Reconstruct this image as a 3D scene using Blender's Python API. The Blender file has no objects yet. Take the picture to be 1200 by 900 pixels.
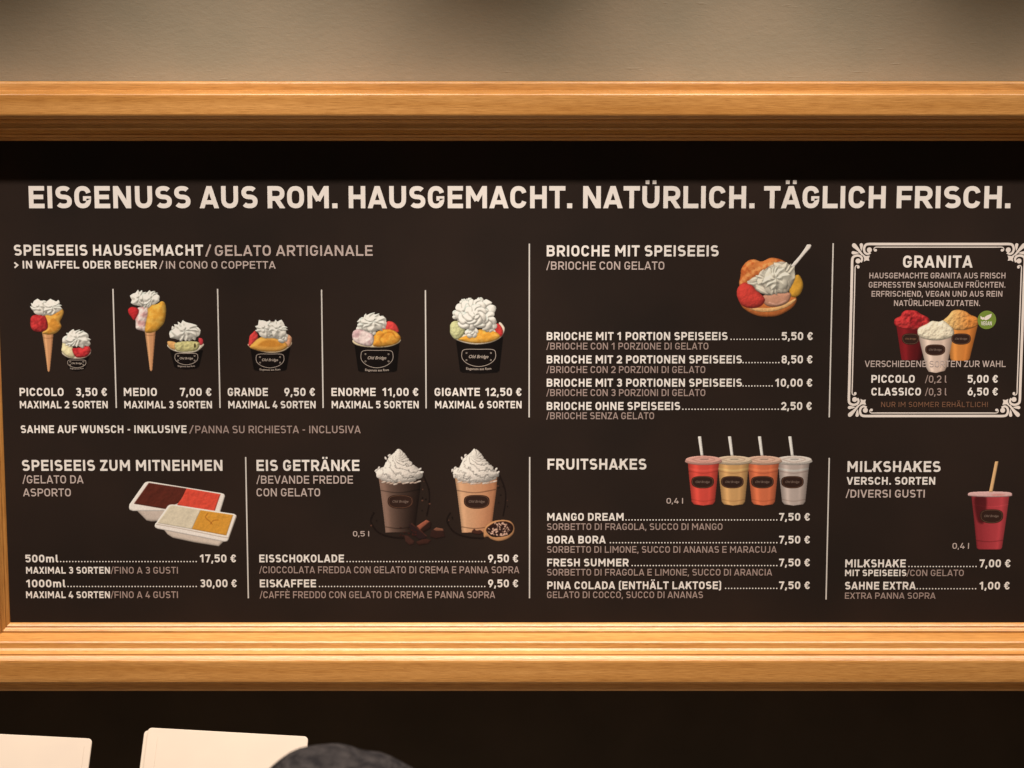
import bpy, bmesh, math, random
import numpy as np

random.seed(7)
sc = bpy.context.scene
COL = sc.collection

# ------------------------------------------------------------------ camera
FPX = 2400.0                       # focal length in pixels of the 1200 px wide photograph
TILT = math.radians(8.3)
Z0 = 1.75
DIST = 4.8
cam_d = bpy.data.cameras.new("camera")
cam_d.sensor_width = 36.0
cam_d.lens = 72.0
cam_d.clip_end = 100
cam = bpy.data.objects.new("camera", cam_d)
COL.objects.link(cam)
cam.location = (0, -DIST * math.cos(TILT), Z0 + DIST * math.sin(TILT))
cam.rotation_euler = (math.pi / 2 - TILT, 0, 0)
cam_d.dof.use_dof = True
cam_d.dof.focus_distance = DIST
cam_d.dof.aperture_fstop = 9.0
sc.camera = cam
sc.render.resolution_x, sc.render.resolution_y = 1024, 768

# ------------------------------------------------------------------ light
world = bpy.data.worlds.new("World")
sc.world = world
world.use_nodes = True
bg = world.node_tree.nodes["Background"]
bg.inputs[0].default_value = (1.0, 0.74, 0.50, 1)
bg.inputs[1].default_value = 0.07

LAMP_D, LAMP_H = 1.416, 4.525
for lx, lw in ((-1.763, .687), (-.613, 1.0), (.537, .96), (1.687, .67)):
    ld = bpy.data.lights.new("ceiling_spot", 'SPOT')
    ld.energy = 630 * lw
    ld.color = (1.0, 0.84, 0.705)
    ld.spot_size = math.radians(50.7)
    ld.spot_blend = 1.0
    ld.shadow_soft_size = 0.06
    lo = bpy.data.objects.new("ceiling_spot", ld)
    COL.objects.link(lo)
    lo.location = (lx, -LAMP_D, LAMP_H)
    # aimed at the lower half of the board
    v = (0.0, LAMP_D, 0.056 - LAMP_H)
    lo.rotation_euler = (math.atan2(v[1], -v[2]), 0, 0)

# fill spot added over the customer to brighten the hat, source unseen
ld = bpy.data.lights.new("hat_fill_spot", 'SPOT')
ld.energy = 420
ld.color = (1.0, 0.86, 0.74)
ld.spot_size = math.radians(50)
ld.spot_blend = 0.6
ld.shadow_soft_size = 0.12
lo = bpy.data.objects.new("hat_fill_spot", ld)
COL.objects.link(lo)
lo.location = (-0.25, -3.1, 4.5)
lo.rotation_euler = (math.radians(2), 0, 0)

vs = sc.view_settings
vs.view_transform = 'Standard'
vs.look = 'None'
vs.exposure = 0.0
vs.gamma = 1.0
sc.cycles.use_denoising = True
sc.cycles.filter_width = 1.5
sc.cycles.max_bounces = 6

# ------------------------------------------------------------------ maths
CY, CZ = cam.location.y, cam.location.z
ct, st = math.cos(TILT), math.sin(TILT)


def P(px, py, y=0.0):
    """photograph pixel -> point of the plane Y = y (board plane)."""
    a = (np.asarray(px, float) - 600.0) / FPX
    b = -(np.asarray(py, float) - 450.0) / FPX
    dy = ct + b * st
    dz = -st + b * ct
    t = (y - CY) / dy
    return a * t, CZ + dz * t


S = 0.002                           # metres per pixel on the board


def lin(c):
    c = np.asarray(c, float) / 255.0
    return np.where(c <= 0.04045, c / 12.92, ((c + 0.055) / 1.055) ** 2.4)


WHITE = lin((240, 222, 205)) / 0.80


def alb(c):
    """ink colour seen in the photo under the warm lamps -> reflectance"""
    return np.clip(lin(c) / WHITE, 0.0, 0.9)


# ------------------------------------------------------------------ materials
def mat(name, color=(0.5, 0.5, 0.5), rough=0.5, spec=0.5):
    m = bpy.data.materials.new(name)
    m.use_nodes = True
    b = m.node_tree.nodes["Principled BSDF"]
    b.inputs["Base Color"].default_value = (*[float(x) for x in color[:3]], 1)
    b.inputs["Roughness"].default_value = rough
    b.inputs["Specular IOR Level"].default_value = spec
    return m, m.node_tree, b


def noise_mix(nt, b, c1, c2, scale, detail=4, vec=(1, 1, 1), lo=0.35, hi=0.65):
    tc = nt.nodes.new("ShaderNodeTexCoord")
    mp = nt.nodes.new("ShaderNodeMapping")
    mp.inputs["Scale"].default_value = vec
    nz = nt.nodes.new("ShaderNodeTexNoise")
    nz.inputs["Scale"].default_value = scale
    nz.inputs["Detail"].default_value = detail
    cr = nt.nodes.new("ShaderNodeValToRGB")
    cr.color_ramp.elements[0].position = lo
    cr.color_ramp.elements[1].position = hi
    cr.color_ramp.elements[0].color = (*c1, 1)
    cr.color_ramp.elements[1].color = (*c2, 1)
    nt.links.new(tc.outputs["Object"], mp.inputs[0])
    nt.links.new(mp.outputs[0], nz.inputs["Vector"])
    nt.links.new(nz.outputs[0], cr.inputs[0])
    if b:
        nt.links.new(cr.outputs[0], b.inputs["Base Color"])
    return nz, cr, mp


def bump(nt, b, src, strength, dist):
    bp = nt.nodes.new("ShaderNodeBump")
    bp.inputs["Strength"].default_value = strength
    bp.inputs["Distance"].default_value = dist
    nt.links.new(src, bp.inputs["Height"])
    nt.links.new(bp.outputs[0], b.inputs["Normal"])
    return bp


def ink(name, c, var=0.06):
    a = alb(c)
    m, nt, b = mat(name, a, 0.5, 0.3)
    noise_mix(nt, b, tuple(a * (1 - var)), tuple(np.clip(a * (1 + var), 0, .9)), 6.0, 3)
    return m


M = {}
M['white'] = ink("white_print", (240, 222, 205))
M['head'] = ink("headline_print", (243, 224, 207), 0.03)
M['grey'] = ink("grey_print", (166, 138, 124))
M['grey2'] = ink("light_grey_print", (196, 170, 155))
M['brown'] = ink("brown_print", (130, 88, 64))
M['line'] = ink("rule_print", (216, 200, 184))
M['label'] = ink("cup_label_print", (48, 27, 20))
M['logo'] = ink("logo_print", (178, 156, 138))
M['logo_dim'] = ink("dim_logo_print", (120, 96, 82))
M['border'] = ink("border_print", (236, 214, 196))
M['green'] = ink("green_print", (118, 134, 52))

# black board: satin foil with faint uneven tint
m, nt, b = mat("black_board", (0.02, 0.015, 0.012), 0.6, 0.2)
nz, cr, mp = noise_mix(nt, b, tuple(alb((33, 23, 18))), tuple(alb((43, 29, 22))), 2.5, 3)
nz2 = nt.nodes.new("ShaderNodeTexNoise")
nz2.inputs["Scale"].default_value = 260
bump(nt, b, nz2.outputs[0], 0.06, 0.0008)
M['board'] = m


def wood(name, axis):
    m, nt, b = mat(name, (0.5, 0.3, 0.1), 0.36, 0.5)
    st_ = {'x': (0.5, 14, 14), 'z': (14, 14, 0.5)}[axis]
    st2 = {'x': (7, 230, 230), 'z': (230, 230, 7)}[axis]
    nz, cr, mp = noise_mix(nt, None, tuple(alb((198, 130, 60))), tuple(alb((228, 160, 88))), 2.2, 5, st_, 0.3, 0.7)
    tc = nt.nodes.new("ShaderNodeTexCoord")
    mp2 = nt.nodes.new("ShaderNodeMapping")
    mp2.inputs["Scale"].default_value = st2
    n2 = nt.nodes.new("ShaderNodeTexNoise")
    n2.inputs["Scale"].default_value = 3.0
    n2.inputs["Detail"].default_value = 6
    n2.inputs["Roughness"].default_value = 0.65
    nt.links.new(tc.outputs["Object"], mp2.inputs[0])
    nt.links.new(mp2.outputs[0], n2.inputs["Vector"])
    r2 = nt.nodes.new("ShaderNodeValToRGB")
    r2.color_ramp.elements[0].position = 0.32
    r2.color_ramp.elements[1].position = 0.58
    r2.color_ramp.elements[0].color = (0.56, 0.45, 0.33, 1)
    r2.color_ramp.elements[1].color = (1, 1, 1, 1)
    mx = nt.nodes.new("ShaderNodeMix")
    mx.data_type = 'RGBA'
    mx.blend_type = 'MULTIPLY'
    mx.inputs[0].default_value = 0.85
    nt.links.new(n2.outputs[0], r2.inputs[0])
    nt.links.new(cr.outputs[0], mx.inputs[6])
    nt.links.new(r2.outputs[0], mx.inputs[7])
    # short dark pores / small knots
    mp3 = nt.nodes.new("ShaderNodeMapping")
    mp3.inputs["Scale"].default_value = {'x': (16, 260, 260), 'z': (260, 260, 16)}[axis]
    n3 = nt.nodes.new("ShaderNodeTexNoise")
    n3.inputs["Scale"].default_value = 1.6
    n3.inputs["Detail"].default_value = 2
    nt.links.new(tc.outputs["Object"], mp3.inputs[0])
    nt.links.new(mp3.outputs[0], n3.inputs["Vector"])
    r3 = nt.nodes.new("ShaderNodeValToRGB")
    r3.color_ramp.elements[0].position = 0.20
    r3.color_ramp.elements[1].position = 0.29
    r3.color_ramp.elements[0].color = (0.42, 0.27, 0.15, 1)
    r3.color_ramp.elements[1].color = (1, 1, 1, 1)
    nt.links.new(n3.outputs[0], r3.inputs[0])
    mx2 = nt.nodes.new("ShaderNodeMix")
    mx2.data_type = 'RGBA'
    mx2.blend_type = 'MULTIPLY'
    mx2.inputs[0].default_value = 0.8
    nt.links.new(mx.outputs[2], mx2.inputs[6])
    nt.links.new(r3.outputs[0], mx2.inputs[7])
    nt.links.new(mx2.outputs[2], b.inputs["Base Color"])
    bump(nt, b, n2.outputs[0], 0.35, 0.0012)
    return m


M['wood_x'] = wood("oak_along", 'x')
M['wood_z'] = wood("oak_upright", 'z')

# painted wall: grey-beige with roller texture and a few scratches
m, nt, b = mat("grey_beige_paint", (0.3, 0.27, 0.23), 0.62, 0.35)
nz, cr, mp = noise_mix(nt, b, (0.362, 0.328, 0.250), (0.440, 0.378, 0.284), 3.0, 4)
n1 = nt.nodes.new("ShaderNodeTexNoise")
n1.inputs["Scale"].default_value = 95
n1.inputs["Detail"].default_value = 5
n1.inputs["Roughness"].default_value = 0.6
tcw = nt.nodes.new("ShaderNodeTexCoord")
mpw = nt.nodes.new("ShaderNodeMapping")
mpw.inputs["Scale"].default_value = (0.7, 1, 1.2)
nt.links.new(tcw.outputs["Object"], mpw.inputs[0])
nt.links.new(mpw.outputs[0], n1.inputs["Vector"])
bp1 = bump(nt, b, n1.outputs[0], 0.28, 0.0035)
n9 = nt.nodes.new("ShaderNodeTexNoise")          # sparse knocks and drag marks in the paint
n9.inputs["Scale"].default_value = 30
n9.inputs["Detail"].default_value = 3
mp9 = nt.nodes.new("ShaderNodeMapping")
mp9.inputs["Scale"].default_value = (0.35, 1, 3.2)
mp9.inputs["Rotation"].default_value = (0, 0.12, 0)
nt.links.new(tcw.outputs["Object"], mp9.inputs[0])
nt.links.new(mp9.outputs[0], n9.inputs["Vector"])
r9 = nt.nodes.new("ShaderNodeMapRange")
r9.inputs[1].default_value = 0.70
r9.inputs[2].default_value = 0.76
nt.links.new(n9.outputs[0], r9.inputs[0])
bp9 = nt.nodes.new("ShaderNodeBump")
bp9.inputs["Strength"].default_value = 0.28
bp9.inputs["Distance"].default_value = 0.003
nt.links.new(r9.outputs[0], bp9.inputs["Height"])
nt.links.new(bp1.outputs[0], bp9.inputs["Normal"])
nt.links.new(bp9.outputs[0], b.inputs["Normal"])
M['wall'] = m
m, nt, b = mat("dark_brown_paint", (0.03, 0.02, 0.015), 0.6, 0.3)
nz, cr, mp = noise_mix(nt, b, (0.026, 0.016, 0.010), (0.038, 0.024, 0.016), 4.0, 4)
bump(nt, b, nz.outputs[0], 0.2, 0.004)
M['wall_dark'] = m
m, nt, b = mat("white_card", (0.82, 0.80, 0.76), 0.45, 0.4)
noise_mix(nt, b, (0.70, 0.62, 0.54), (0.73, 0.65, 0.56), 8, 2)
M['card'] = m
m, nt, b = mat("grey_knit", (0.1, 0.1, 0.11), 0.95, 0.1)
nz, cr, mp = noise_mix(nt, b, (0.030, 0.028, 0.031), (0.085, 0.077, 0.078), 60, 6, (1, 1, 2.5))
bump(nt, b, nz.outputs[0], 0.9, 0.012)
M['knit'] = m
m, nt, b = mat("skin", (0.45, 0.28, 0.2), 0.6, 0.3)
M['skin'] = m
m, nt, b = mat("dark_coat", (0.03, 0.03, 0.035), 0.9, 0.2)
noise_mix(nt, b, (0.02, 0.02, 0.024), (0.04, 0.04, 0.045), 12, 3)
M['coat'] = m

# print carrying its own colours in a colour attribute
m, nt, b = mat("photo_print", (0.5, 0.5, 0.5), 0.55, 0.15)
at = nt.nodes.new("ShaderNodeVertexColor")
at.layer_name = "ink"
nt.links.new(at.outputs[0], b.inputs["Base Color"])
M['print'] = m


# ------------------------------------------------------------------ object helpers
def link(o, parent=None):
    COL.objects.link(o)
    if parent is not None:
        o.parent = parent
    return o


def mesh_obj(name, verts, faces, material, parent=None, smooth=False, label=None):
    me = bpy.data.meshes.new(name)
    me.from_pydata([tuple(map(float, v)) for v in verts], [], faces)
    me.materials.append(material)
    if smooth:
        for p in me.polygons:
            p.use_smooth = True
    me.update()
    o = bpy.data.objects.new(name, me)
    link(o, parent)
    if label:
        o["label"] = label
    return o


def empty(name, parent=None, loc=(0, 0, 0), label=None):
    o = bpy.data.objects.new(name, None)
    o.empty_display_size = 0.05
    o.location = loc
    link(o, parent)
    if label:
        o["label"] = label
    return o


class Flat:
    """collects flat convex polygons lying just in front of the board"""

    def __init__(self, y):
        self.y = y
        self.v, self.f = [], []

    def poly(self, pts, dy=0.0):
        n = len(self.v)
        self.v += [(p[0], self.y - dy, p[1]) for p in pts]
        self.f.append(tuple(range(n, n + len(pts))))

    def build(self, name, material, parent, label=None):
        return mesh_obj(name, self.v, self.f, material, parent, label=label)


def ribbon_quads(pts, w, closed=False, w_end=None):
    pts = [np.array(p, float) for p in pts]
    out = [pts[0]]
    for p in pts[1:]:
        if np.hypot(*(p - out[-1])) > 1e-7:
            out.append(p)
    pts = out
    if closed and np.hypot(*(pts[0] - pts[-1])) < 1e-6:
        pts.pop()
    n = len(pts)
    L, R = [], []
    for i in range(n):
        if closed:
            a, c = pts[i - 1], pts[(i + 1) % n]
        else:
            a = pts[i - 1] if i > 0 else None
            c = pts[i + 1] if i < n - 1 else None
        p = pts[i]
        ww = w if w_end is None else w + (w_end - w) * i / (n - 1)
        if a is None or c is None:
            d = (c - p) if a is None else (p - a)
            d = d / np.hypot(*d)
            nn = np.array((-d[1], d[0]))
            k = 1.0
        else:
            d1 = (p - a) / np.hypot(*(p - a))
            d2 = (c - p) / np.hypot(*(c - p))
            nn = np.array((-(d1 + d2)[1], (d1 + d2)[0]))
            ln = np.hypot(*nn)
            if ln < 1e-6:
                nn = np.array((-d1[1], d1[0])); ln = 1
            nn = nn / ln
            k = 1.0 / max(0.35, float(np.dot(nn, np.array((-d1[1], d1[0])))))
        L.append(p + nn * ww / 2 * k)
        R.append(p - nn * ww / 2 * k)
    q = []
    m_ = n if closed else n - 1
    for i in range(m_):
        j = (i + 1) % n
        q.append([L[i], L[j], R[j], R[i]])
    return q


def clip_y(poly, lo, hi):
    def half(pl, f):
        o = []
        for i in range(len(pl)):
            a, b_ = pl[i - 1], pl[i]
            fa, fb = f(a), f(b_)
            if fa >= 0 and fb >= 0:
                o.append(b_)
            elif fa >= 0 > fb:
                t = fa / (fa - fb); o.append(a + (b_ - a) * t)
            elif fa < 0 <= fb:
                t = fa / (fa - fb); o.append(a + (b_ - a) * t); o.append(b_)
        return o
    poly = half(poly, lambda p: p[1] - lo)
    if poly:
        poly = half(poly, lambda p: hi - p[1])
    return poly


# ------------------------------------------------------------------ lettering (DIN-like, drawn by strokes)
def arc(cx, cy, rx, ry, a0, a1, n=12, e=2.35):
    o = []
    for i in range(n + 1):
        t = math.radians(a0 + (a1 - a0) * i / n)
        c, s_ = math.cos(t), math.sin(t)
        o.append((cx + rx * math.copysign(abs(c) ** (2 / e), c), cy + ry * math.copysign(abs(s_) ** (2 / e), s_)))
    return o


def ext(p, q, k=0.3):
    """extend segment p->q at both ends (clipped at the cap lines later)"""
    d = (q[0] - p[0], q[1] - p[1])
    return [(p[0] - d[0] * k, p[1] - d[1] * k), (q[0] + d[0] * k, q[1] + d[1] * k)]


def glyph(c, s):
    """-> advance box width, left bearing, right bearing, strokes [(pts, closed, width)]"""
    a = s / 2
    t = 1 - a
    st_, rd, dg = 0.09, 0.065, 0.02
    if c == ' ':
        return 0.30, 0, 0, []
    if c in 'ÄÜÈ':
        base = {'Ä': 'A', 'Ü': 'U', 'È': 'E'}[c]
        W, l, r, sk = glyph(base, s)
        sk = list(sk)
        if c == 'È':
            sk.append(([(W / 2 - .14, 1.26), (W / 2 + .04, 1.09)], False, s * .7))
        else:
            for x in (W / 2 - .155, W / 2 + .155):
                sk.append(([(x, 1.09), (x, 1.26)], False, .17))
        return W, l, r, sk
    if c == 'A':
        W = .86
        ap = a * 1.05
        return W, dg, dg, [(ext((a * 1.0, 0), (W / 2, 1 + .02)), 'c', s), (ext((W - a * 1.0, 0), (W / 2, 1 + .02)), 'c', s),
                           ([(.2, .27), (W - .2, .27)], False, s * .92)]
    if c == 'B':
        W = .74
        r_ = (t - .5) / 2 + .0
        up = [(a, t), (W * .45, t)] + arc(W * .5, (t + .52) / 2, W - a - W * .5 - .02, (t - .52) / 2, 90, -90) + [(a, .52)]
        lo = [(a, .52), (W * .5, .52)] + arc(W * .5, (.52 + a) / 2, W - a - W * .5, (.52 - a) / 2, 90, -90) + [(a, a)]
        return W, st_, rd, [([(a, 0), (a, 1)], False, s), (up, False, s), (lo, False, s)]
    if c in 'CG€':
        W = .74 if c != '€' else .72
        L, R = a, W - a
        if c == '€':
            L = a + .10
        cx, rx, ry = (L + R) / 2, (R - L) / 2, .33
        p = [(R - .0, .70)] if 0 else []
        p = arc(cx, t - ry, rx, ry, 18, 180) + arc(cx, a + ry, rx, ry, 180, 342 if c != 'G' else 360)
        sk = [(p, False, s)]
        if c == 'G':
            p = p + [(R, .44), (W * .52, .44)]
            sk = [(p, False, s)]
        if c == '€':
            sk += [([(0, .60), (W * .72, .60)], False, s * .62), ([(0, .41), (W * .68, .41)], False, s * .62)]
        return W, rd, rd, sk
    if c == 'D':
        W = .74
        R = W - a
        p = [(a, t), (W * .42, t)] + arc(W * .42, t - .34, R - W * .42, .34, 90, 0) + arc(W * .42, a + .34, R - W * .42, .34, 0, -90) + [(a, a)]
        return W, st_, rd, [([(a, 0), (a, 1)], False, s), (p, False, s)]
    if c == 'E':
        W = .69
        return W, st_, .05, [([(a, 0), (a, 1)], False, s), ([(a, t), (W, t)], False, s), ([(a, .51), (W - .05, .51)], False, s), ([(a, a), (W, a)], False, s)]
    if c == 'F':
        W = .66
        return W, st_, .03, [([(a, 0), (a, 1)], False, s), ([(a, t), (W, t)], False, s), ([(a, .47), (W - .05, .47)], False, s)]
    if c == 'H':
        W = .75
        return W, st_, st_, [([(a, 0), (a, 1)], False, s), ([(W - a, 0), (W - a, 1)], False, s), ([(a, .51), (W - a, .51)], False, s)]
    if c in 'Iı':
        return s, st_, st_, [([(a, 0), (a, 1)], False, s)]
    if c == 'J':
        W = .52
        return W, .03, st_, [([(W - a, 1)] + arc(W * .42, a + .26, W - a - W * .42, .26, 0, -125), False, s)]
    if c == 'K':
        W = .78
        return W, st_, dg, [([(a, 0), (a, 1)], False, s), (ext((a, .36), (W - a - .02, 1)), 'c', s), (ext((.34, .62), (W - a, 0), .25), 'c', s)]
    if c == 'L':
        W = .67
        return W, st_, .03, [([(a, 0), (a, 1)], False, s), ([(a, a), (W, a)], False, s)]
    if c == 'M':
        W = .94
        return W, st_, st_, [([(a, 0), (a, 1)], False, s), ([(W - a, 0), (W - a, 1)], False, s),
                             ([(a + .01, 1 - .02), (W / 2, .34)], 'c', s * .95), ([(W - a - .01, 1 - .02), (W / 2, .34)], 'c', s * .95)]
    if c == 'N':
        W = .79
        return W, st_, st_, [([(a, 0), (a, 1)], False, s), ([(W - a, 0), (W - a, 1)], False, s), ([(a + .02, .97), (W - a - .02, .03)], 'c', s)]
    if c in 'O0':
        W = .75 if c == 'O' else .68
        cx, rx, ry = W / 2, W / 2 - a, .33
        p = arc(cx, t - ry, rx, ry, 0, 180) + arc(cx, a + ry, rx, ry, 180, 360)
        return W, rd, rd, [(p, True, s)]
    if c in 'PR':
        W = .73 if c == 'P' else .77
        p = [(a, t), (W * .5, t)] + arc(W * .5, (t + .44) / 2, W - a - W * .5 - (.02 if c == 'R' else 0), (t - .44) / 2, 90, -90) + [(a, .44)]
        sk = [([(a, 0), (a, 1)], False, s), (p, False, s)]
        if c == 'R':
            sk.append((ext((W * .47, .46), (W - a - .01, 0), .2), 'c2', s))
        return W, st_, .03, sk
    if c == 'S':
        W = .73
        cx, rx = W / 2, W / 2 - a
        ry = (t - .51) / 2
        p = arc(cx, t - ry, rx * .95, ry, 32, 262, 16) + arc(cx, a + (.51 - a) / 2, rx, (.51 - a) / 2, 82, -148, 16)
        return W, .05, .05, [(p, False, s)]
    if c == 'T':
        W = .73
        return W, .02, .02, [([(W / 2, 0), (W / 2, 1)], False, s), ([(0, t), (W, t)], False, s)]
    if c == 'U':
        W = .76
        return W, st_, st_, [([(a, 1)] + arc(W / 2, a + .31, W / 2 - a, .31, 180, 360) + [(W - a, 1)], False, s)]
    if c == 'V':
        W = .84
        return W, dg, dg, [(ext((a, 1), (W / 2, -.02)), 'c', s), (ext((W - a, 1), (W / 2, -.02)), 'c', s)]
    if c == 'W':
        W = 1.18
        return W, dg, dg, [(ext((a, 1), (W * .29, -.02)), 'c', s), (ext((W / 2, 1.0), (W * .29, -.02), .05), 'c', s),
                           (ext((W / 2, 1.0), (W * .71, -.02), .05), 'c', s), (ext((W - a, 1), (W * .71, -.02)), 'c', s)]
    if c == 'X':
        W = .80
        return W, dg, dg, [(ext((a * 1.1, 0), (W - a * 1.1, 1)), 'c', s), (ext((a * 1.1, 1), (W - a * 1.1, 0)), 'c', s)]
    if c == 'Z':
        W = .70
        return W, .04, .04, [([(0.02, t), (W, t)], False, s), ([(0, a), (W, a)], False, s), ([(W - a * 1.3, .93), (a * 1.3, .07)], 'c', s)]
    if c == '1':
        W = .42
        return W, .10, .14, [([(W - a, 0), (W - a, 1)], False, s), ([(W - s * .6, .93), (.0, .70)], False, s * .95)]
    if c == '2':
        W = .68
        p = arc(W / 2, t - .25, W / 2 - a, .25, 172, -25, 14, 2.1) + [(a * 1.6, a * 1.35)]
        return W, .06, .05, [(p, False, s), ([(.0, a), (W, a)], False, s)]
    if c == '3':
        W = .68
        p = arc(W / 2, (t + .54) / 2, W / 2 - a - .01, (t - .54) / 2, 160, -90, 14) + [(W * .36, .54)]
        q = [(W * .36, .53)] + arc(W / 2, (.53 + a) / 2, W / 2 - a, (.53 - a) / 2, 90, -160, 14)
        return W, .06, .06, [(p, False, s), (q, False, s)]
    if c == '4':
        W = .72
        return W, .04, .04, [(ext((.07, .25), (.40, 1), .12), 'c3', s), ([(.02, .26), (W, .26)], False, s), ([(W * .70, 0), (W * .70, .52)], False, s)]
    if c == '5':
        W = .67
        p = [(W * .95, t), (a + .02, t), (a, .50)]
        q = arc(W / 2 - .01, (.62 + a) / 2, W / 2 - a + .01, (.62 - a) / 2, 140, -155, 16)
        return W, .06, .06, [(p, False, s), (q, False, s)]
    if c == '6':
        W = .68
        q = arc(W / 2, (.62 + a) / 2, W / 2 - a, (.62 - a) / 2, 0, 360, 22)
        return W, .06, .06, [(q[:-1], True, s), (ext((a + .03, .42), (W * .62, 1), .1), 'c', s)]
    if c == '7':
        W = .66
        return W, .05, .05, [([(0, t), (W, t)], False, s), (ext((W - a * 1.1, .95), (W * .36, 0), .06), 'c', s)]
    if c == '8':
        W = .68
        return W, .06, .06, [(arc(W / 2, (t + .52) / 2, W / 2 - a - .02, (t - .52) / 2, 0, 360, 20)[:-1], True, s),
                             (arc(W / 2, (.53 + a) / 2, W / 2 - a, (.53 - a) / 2, 0, 360, 20)[:-1], True, s)]
    if c == '9':
        W = .68
        q = arc(W / 2, 1 - (.62 + a) / 2, W / 2 - a, (.62 - a) / 2, 0, 360, 22)
        return W, .06, .06, [(q[:-1], True, s), (ext((W - a - .03, .58), (W * .38, 0), .1), 'c', s)]
    if c == 'm':
        W = .98
        h = .74
        ar = lambda x0, x1: [(x0, 0), (x0, .45)] + []
        mid = W / 2
        p1 = [(a, .42)] + arc((a + mid) / 2, h - a - .22, (mid - a) / 2, .22, 180, 0, 10) + [(mid, 0)]
        p2 = [(mid, .42)] + arc((W - a + mid) / 2, h - a - .22, (W - a - mid) / 2, .22, 180, 0, 10) + [(W - a, 0)]
        return W, st_, st_, [([(a, 0), (a, h)], False, s), (p1, False, s), (p2, False, s)]
    if c == 'l':
        W = s + .10
        return W, st_, .04, [([(a, 1), (a, .26)] + arc(a + .14, a + .14, .14, .14, 180, 270, 6) + [(W, a)], False, s)]
    if c == '.':
        return s * 1.12, .06, .06, [([(s * .56, 0), (s * .56, s * 1.08)], False, s * 1.12)]
    if c == ',':
        return s * 1.15, .05, .07, [([(s * .72, s * 1.08), (s * .15, -.16)], False, s * .95)]
    if c == '-':
        return .34, .10, .10, [([(0, .43), (.34, .43)], False, s * .95)]
    if c == '/':
        W = .42
        return W, .02, .02, [(ext((.03, -.06), (W - .03, 1.06), .0), False, s * .8)]
    if c == '>':
        W = .52
        return W, .06, .06, [([(0.02, .78), (W - a, .44), (0.02, .10)], False, s)]
    if c == '(':
        W = .30
        return W, .08, .02, [([(W, 1.08 - a), (W - .06, 1.08 - a)] + arc(W - .06, .85, W - .06 - a, .15, 90, 180, 6) + arc(W - .06, .05, W - .06 - a, .13, 180, 270, 6) + [(W, -.08)], False, s * .9)]
    if c == ')':
        W = .30
        return W, .02, .08, [([(W - p[0], p[1]) for p in glyph('(', s)[3][0][0]], False, s * .9)]
    if c == '!':
        return s, .09, .09, [([(a, .30), (a, 1)], False, s), ([(a, 0), (a, .19)], False, s)]
    return .6, .05, .05, []


def lay_text(fl, text, X0, X1, Zb, H, s, track=0.0):
    x = 0.0
    items = []
    for i, c in enumerate(text):
        W, l, r, sk = glyph(c, s)
        r += track
        if i == 0:
            l = 0
        if i == len(text) - 1:
            r = 0
        x += l
        items.append((x, sk))
        x += W + r
    kx = (X1 - X0) / (x * H)
    for gx, sk in items:
        for k, (pts, mode, w) in enumerate(sk):
            closed = mode is True
            for q in ribbon_quads(pts, w, closed):
                if mode == 'c':
                    q = clip_y(q, 0, 1)
                elif mode == 'c2':
                    q = clip_y(q, 0, .5)
                elif mode == 'c3':
                    q = clip_y(q, .26, 1)
                if len(q) < 3:
                    continue
                fl.poly([(X0 + (gx + p[0]) * H * kx, Zb + p[1] * H) for p in q], 0.00001 * k)


TEXT_Y = -0.0008


def T(text, x0, x1, yb, cap, material='white', weight=.195, name='menu_line', parent=None, label=None):
    xa, za = P(x0, yb)
    xb, zb = P(x1, yb)
    _, zt = P(x0, yb - cap)
    fl = Flat(TEXT_Y)
    lay_text(fl, text, float(xa), float(xb), float(za), float(zt - za), weight, 0.0 if cap > 20 else (.12 if material == 'brown' else .045))
    word = {'white': 'white', 'head': 'white', 'grey': 'grey', 'grey2': 'pale grey', 'brown': 'dim brown'}[material]
    return fl.build(name, M[material], parent or BOARD, label or f'{word} lettering "{text}"'.replace('ı', 'l'))


def dots(x0, x1, yb, parent=None, r=0.85, pitch=3.55):
    fl = Flat(TEXT_Y)
    n = max(2, round((x1 - x0 - 1.6) / pitch))
    for i in range(n + 1):
        x = x0 + .8 + (x1 - x0 - 1.6) * i / n
        cx, cz = P(x, yb - .9)
        fl.poly([(cx + r * S * math.cos(k * math.pi / 4 + .39), cz + r * S * math.sin(k * math.pi / 4 + .39)) for k in range(8)])
    return fl.build('dot_leader', M['white'], parent or BOARD)


# ------------------------------------------------------------------ wall, board and frame
ZT = float(P(600, 165)[1])           # inner edges of the frame
ZB = float(P(600, 729.5)[1])
XL = float(P(12.0, 728)[0])
XR = float(P(1207, 728)[0])

BOARD = empty('menu_board')
BOARD['label'] = 'black menu board with white lettering in a wide oak frame on the wall'
BOARD['category'] = 'menu board'

WALL_Y = 0.016
wz = ZB - 0.05                        # paint changes colour behind the board


def box(name, x0, x1, y0, y1, z0, z1, material, parent=None):
    v = [(x, y, z) for x in (x0, x1) for y in (y0, y1) for z in (z0, z1)]
    f = [(0, 1, 3, 2), (4, 6, 7, 5), (0, 4, 5, 1), (2, 3, 7, 6), (0, 2, 6, 4), (1, 5, 7, 3)]
    return mesh_obj(name, v, f, material, parent)


w = box('wall', -5, 5, WALL_Y, WALL_Y + .2, wz, 5.5, M['wall']); w['kind'] = 'structure'
w = box('lower_wall', -5, 5, WALL_Y, WALL_Y + .2, 0, wz - .002, M['wall_dark']); w['kind'] = 'structure'

panel = box('panel', XL - .01, XR + .01, 0, 0.012, ZB - .01, ZT + .01, M['board'], BOARD)
panel['label'] = 'black printed menu panel'

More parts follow.
